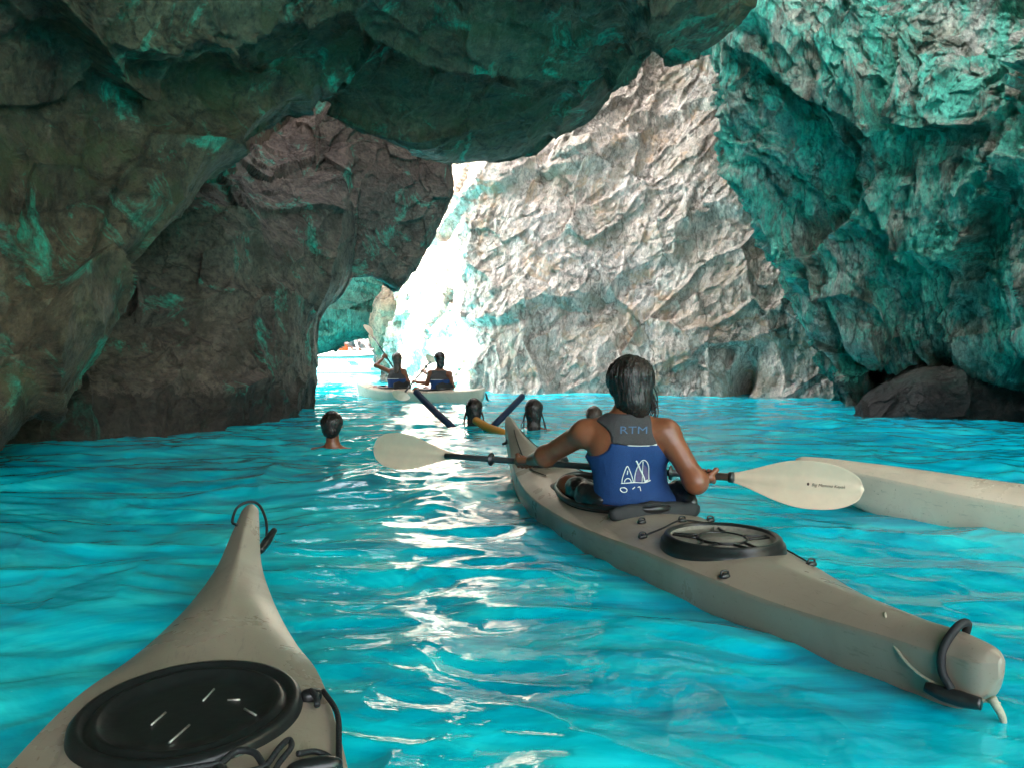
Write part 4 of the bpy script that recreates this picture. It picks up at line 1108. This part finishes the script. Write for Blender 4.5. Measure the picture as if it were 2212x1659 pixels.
# swimmers
def swimmer(label, px, topy, d, f, hair, hairlen, waterz=0.0, sc=1.0, lift=.0):
    H = A3v(at(px, topy, d)) - np.array([0, 0, .105*sc]); f = unit(f); r = unit(np.cross(f, (0, 0, 1.0)))
    N = H + np.array([0, 0, -.15*sc]); Ls = N - r*.17*sc - np.array([0, 0, .115]); Rs = N + r*.17*sc - np.array([0, 0, .115])
    C = N - np.array([0, 0, .21]) + f*.01; P = C - np.array([0, 0, .26]) - f*.05
    g = [('o', Ls - r*.28 + f*.30 - np.array([0,0,.12]), unit(f - r*.3), (0,0,1)), ('o', Rs + r*.28 + f*.30 - np.array([0,0,.12]), unit(f + r*.3), (0,0,1))]
    out = figure(label, (H[0], H[1], 0), f, P, C, N, H, Ls, Rs, [(Ls, Ls - r*.2 + f*.1 - np.array([0,0,.12]), g[0][1]), (Rs, Rs + r*.2 + f*.1 - np.array([0,0,.12]), g[1][1])],
        M['skin'], hair, .012, M['vest_grey'], None, hairlen, sc, vest_z=(-.6, N[2]-.12, N[2]), grips=g,
        legs=[(P - r*.09, P - r*.1 - f*.25 - np.array([0,0,.35]), P - r*.1 - f*.55 - np.array([0,0,.5])), (P + r*.09, P + r*.1 - f*.2 - np.array([0,0,.37]), P + r*.1 - f*.5 - np.array([0,0,.55]))])
    return out
swimmer('person swimming alone, short dark hair, left of the near paddle blade', 718, 889, 6.7, (.1, 1, 0), M['hair'], .03, sc=1.02)
s2 = swimmer('person with wet hair swimming between a navy and an orange foam noodle', 1024, 861, 8.5, (0, 1, 0), M['hair'], .20)
s3 = swimmer('person with long wet hair swimming just behind the near kayak bow', 1153, 862, 8.0, (.05, 1, 0), M['hair'], .26)
s4 = swimmer('person in the water almost hidden behind the left shoulder of the near paddler', 1284, 878, 9.0, (.3, 1, 0), M['hair_brown'], .12)
for (root, l, r, f, up_, hh, hb) in (s2, s3):
    ws = []
    for q in range(6):
        sg = 1 if q % 2 else -1
        a0 = hh + r*sg*(.080 + rng.uniform(0, .01)) - up_*rng.uniform(.02, .06) - f*rng.uniform(0, .05)
        ws.append(tube('s', [a0, a0 + r*sg*.02 - up_*.07, a0 + r*sg*rng.uniform(.02, .05) - up_*.15, a0 + r*sg*rng.uniform(.03, .08) - up_*.22], [.006, .005, .004, .002], M['hair'], None, 5, 12))
    for w_ in ws: w_.name = 'hair_strand'; w_.parent = hb

# foam noodles
def noodle(pts, r, mat, label):
    o = tube('foam_noodle', [tuple(p) for p in pts], r, mat, None, 16, 40); tag(o, label, 'foam noodle'); return o
noodle([at(899, 847, 9.4), at(935, 884, 8.9), at(968, 914, 8.5), at(1000, 945, 8.4)], .040, M['navyfoam'], 'navy foam noodle sticking up out of the water left of the swimmers')
noodle([at(1128, 856, 8.9), at(1105, 880, 8.6), at(1080, 906, 8.4), at(1050, 935, 8.5)], .037, M['navyfoam'], 'navy foam noodle sticking up between the heads of two swimmers')
noodle([at(1028, 908, 8.05), at(1052, 922, 7.8), at(1085, 935, 7.5), at(1115, 952, 7.3)], .042, M['orangefoam'], 'orange foam noodle floating in front of a swimmer, beside the near kayak bow')

# ================================================================== TOUR BOAT outside the cave
BD = 34.0
bt = empty('tour_boat', tuple(A3v(at(800, 800, BD))*np.array([1,1,0]))); tag(bt, 'white open tour boat in full sun outside the cave, seen through the far opening', 'boat')
ba = -.45   # slight turn
bt.rotation_euler = (0, 0, ba)
prof = []
Lb = 9.0
rows = []
for t_ in np.linspace(0, 1, 60):
    x = -Lb*.62 + Lb*t_
    w_ = 1.15 * (1 - max(0, (t_-.62)/.38)**2.2)**.8 if t_ < .999 else .01
    w_ = max(w_, .02) * (.86 + .14*min(1, t_/.1))
    sh = .80 + .30*max(0, (t_-.5)/.5)**2
    ring = []
    for q in np.linspace(0, 2*PI, 36, endpoint=False):
        c_, s_ = math.cos(q), math.sin(q)
        if s_ >= 0: ring.append((x, w_*c_, sh - .0*s_))
        else: ring.append((x, w_*math.copysign(abs(c_)**.5, c_), sh + (sh + .45)*s_ * (1 if t_ < .9 else 1 - (t_-.9)*4)))
    rows.append(ring)
rows_mesh('hull', rows, M['boat'], bt)
for sgn in (-1, 1):
    pr_ = [(r_[0][0], sgn*(abs(r_[0][1]) + .02), r_[0][2] - .02) for r_ in rows]
    tube('gunwale', pr_, .05, M['redwood'], bt, 8)
    tube('rub_strip', [(p[0], p[1]*1.0, p[2] - .50) for p in pr_], .022, M['rub'], bt, 6)
def bx(name, x0, x1, y0, y1, z0, z1, mat, parent, bev=.02):
    me = bpy.data.meshes.new(name); bm = bmesh.new(); bmesh.ops.create_cube(bm, size=1)
    for v in bm.verts: v.co = Vector(((x0+x1)/2 + v.co.x*(x1-x0), (y0+y1)/2 + v.co.y*(y1-y0), (z0+z1)/2 + v.co.z*(z1-z0)))
    bmesh.ops.bevel(bm, geom=bm.edges[:], offset=bev, segments=2, affect='EDGES'); bm.to_mesh(me); bm.free(); me.materials.append(mat)
    return link(bpy.data.objects.new(name, me), parent)
bx('bench', -4.6, 1.6, -.85, -.45, .82, 1.02, M['boat'], bt); bx('bench', -4.6, 1.6, .45, .85, .82, 1.02, M['boat'], bt)
bx('cushion', -4.5, -1.9, -.84, -.46, 1.025, 1.10, M['whitecloth'], bt)
def bl_(px, py, dy=0): 
    p = A3v(at(px, py, BD + dy - (px-800)/1640*BD*math.tan(.45))) - A3v(bt.location); c_, s_ = math.cos(-ba), math.sin(-ba)
    return np.array([p[0]*c_ - p[1]*s_, p[0]*s_ + p[1]*c_, p[2]])
for a, b in (((763, 722), (778, 768)), ((783, 720), (800, 768))):
    tube('canopy_pole', [bl_(*a), bl_(*b)], .055, M['boat'], bt, 8, 6)
tube('canopy_rail', [bl_(764, 726), bl_(783, 722), bl_(812, 738), bl_(826, 752)], .04, M['boat'], bt, 8, 16)
tube('hand_rail', [bl_(700, 756), bl_(740, 752), bl_(790, 755), bl_(830, 754)], .025, M['boat'], bt, 8, 16)
bx('side_marking', *(lambda p: (p[0]-.22, p[0]+.22, -1.19, -1.16, p[2]-.035, p[2]+.035))(bl_(770, 782, -1)), M['teal'], bt, .004)
bx('side_marking', *(lambda p: (p[0]-.22, p[0]+.22, -1.10, -1.07, .17, .29))(bl_(819, 801, -1)), M['teal'], bt, .004)
def passenger(label, px, hy, mat, dy=0.0, face=(0, -1, 0), hat=None, hair=None, sc=1.0, wide=0.0):
    d = BD + dy - (px-800)/1640*BD*math.tan(.45); H = A3v(at(px, hy, d)); f = unit(face); r = unit(np.cross(f, (0, 0, 1.0))); N = H - np.array([0,0,.15]); 
    Ls, Rs = N - r*.18 - np.array([0,0,.07]), N + r*.18 - np.array([0,0,.07]); C = N - np.array([0,0,.2]); P = C - np.array([0,0,.28])
    eL, eR = Ls - r*(.10+wide) - np.array([0,0,.22-wide]) + f*.05, Rs + r*(.10+wide) - np.array([0,0,.22-wide]) + f*.05
    wL, wR = eL + f*.18 + r*.05 - np.array([0,0,.08]), eR + f*.18 - r*.05 - np.array([0,0,.08])
    figure(label, (H[0], H[1], P[2]-.1), f, P, C, N, H, Ls, Rs, [(Ls, eL, wL), (Rs, eR, wR)], M['skin_pale'], hair or M['hair_brown'], .02, mat, None, .06, sc,
           vest_z=(P[2]-.08, N[2]-.04, N[2]), hat=hat, grips=(('o', wL, unit(f*.8 - np.array([0,0,.4])), (0,0,1)), ('o', wR, unit(f*.8 - np.array([0,0,.4])), (0,0,1))),
           legs=[(P - r*.09, P - r*.12 + f*.40, P - r*.12 + f*.42 - np.array([0,0,.40])), (P + r*.09, P + r*.12 + f*.40, P + r*.12 + f*.42 - np.array([0,0,.40]))])
passenger('person in a bright orange life jacket, largest figure on the tour boat', 742, 736, M['orange'], -.5, (.3, -1, 0), hair=M['hair'], wide=.10, sc=1.15)
passenger('person in orange with brown hair, seated right of the largest orange figure', 776, 757, M['orange'], -.4, (-.5, -.8, 0))
passenger('person in white seated under the leaning poles on the tour boat', 801, 754, M['whitecloth'], .2, (.2, -1, 0), hair=M['hair'])
passenger('person in a white sun hat standing at the right end of the tour boat', 838, 736, M['orange'], .2, (-.3, -1, 0), hat=M['whitecloth'], sc=1.1)
passenger('person in white on the tour boat beside the raised paddle shaft', 822, 760, M['whitecloth'], -.3, (.6, -.8, 0))
passenger('dark haired person in white, leftmost on the tour boat', 716, 752, M['whitecloth'], .3, (.6, -.8, 0), hair=M['hair'])
# boulder below the far arch
b = blob('boulder', tuple(A3v(at(862, 712, 22.5))), (.85, .8, 1.25), M['rock_back2'], 71, .16, 60, None, 2.4, .5)
tag(b, 'big rounded beige boulder under the far arch, behind the tandem paddlers', 'boulder')
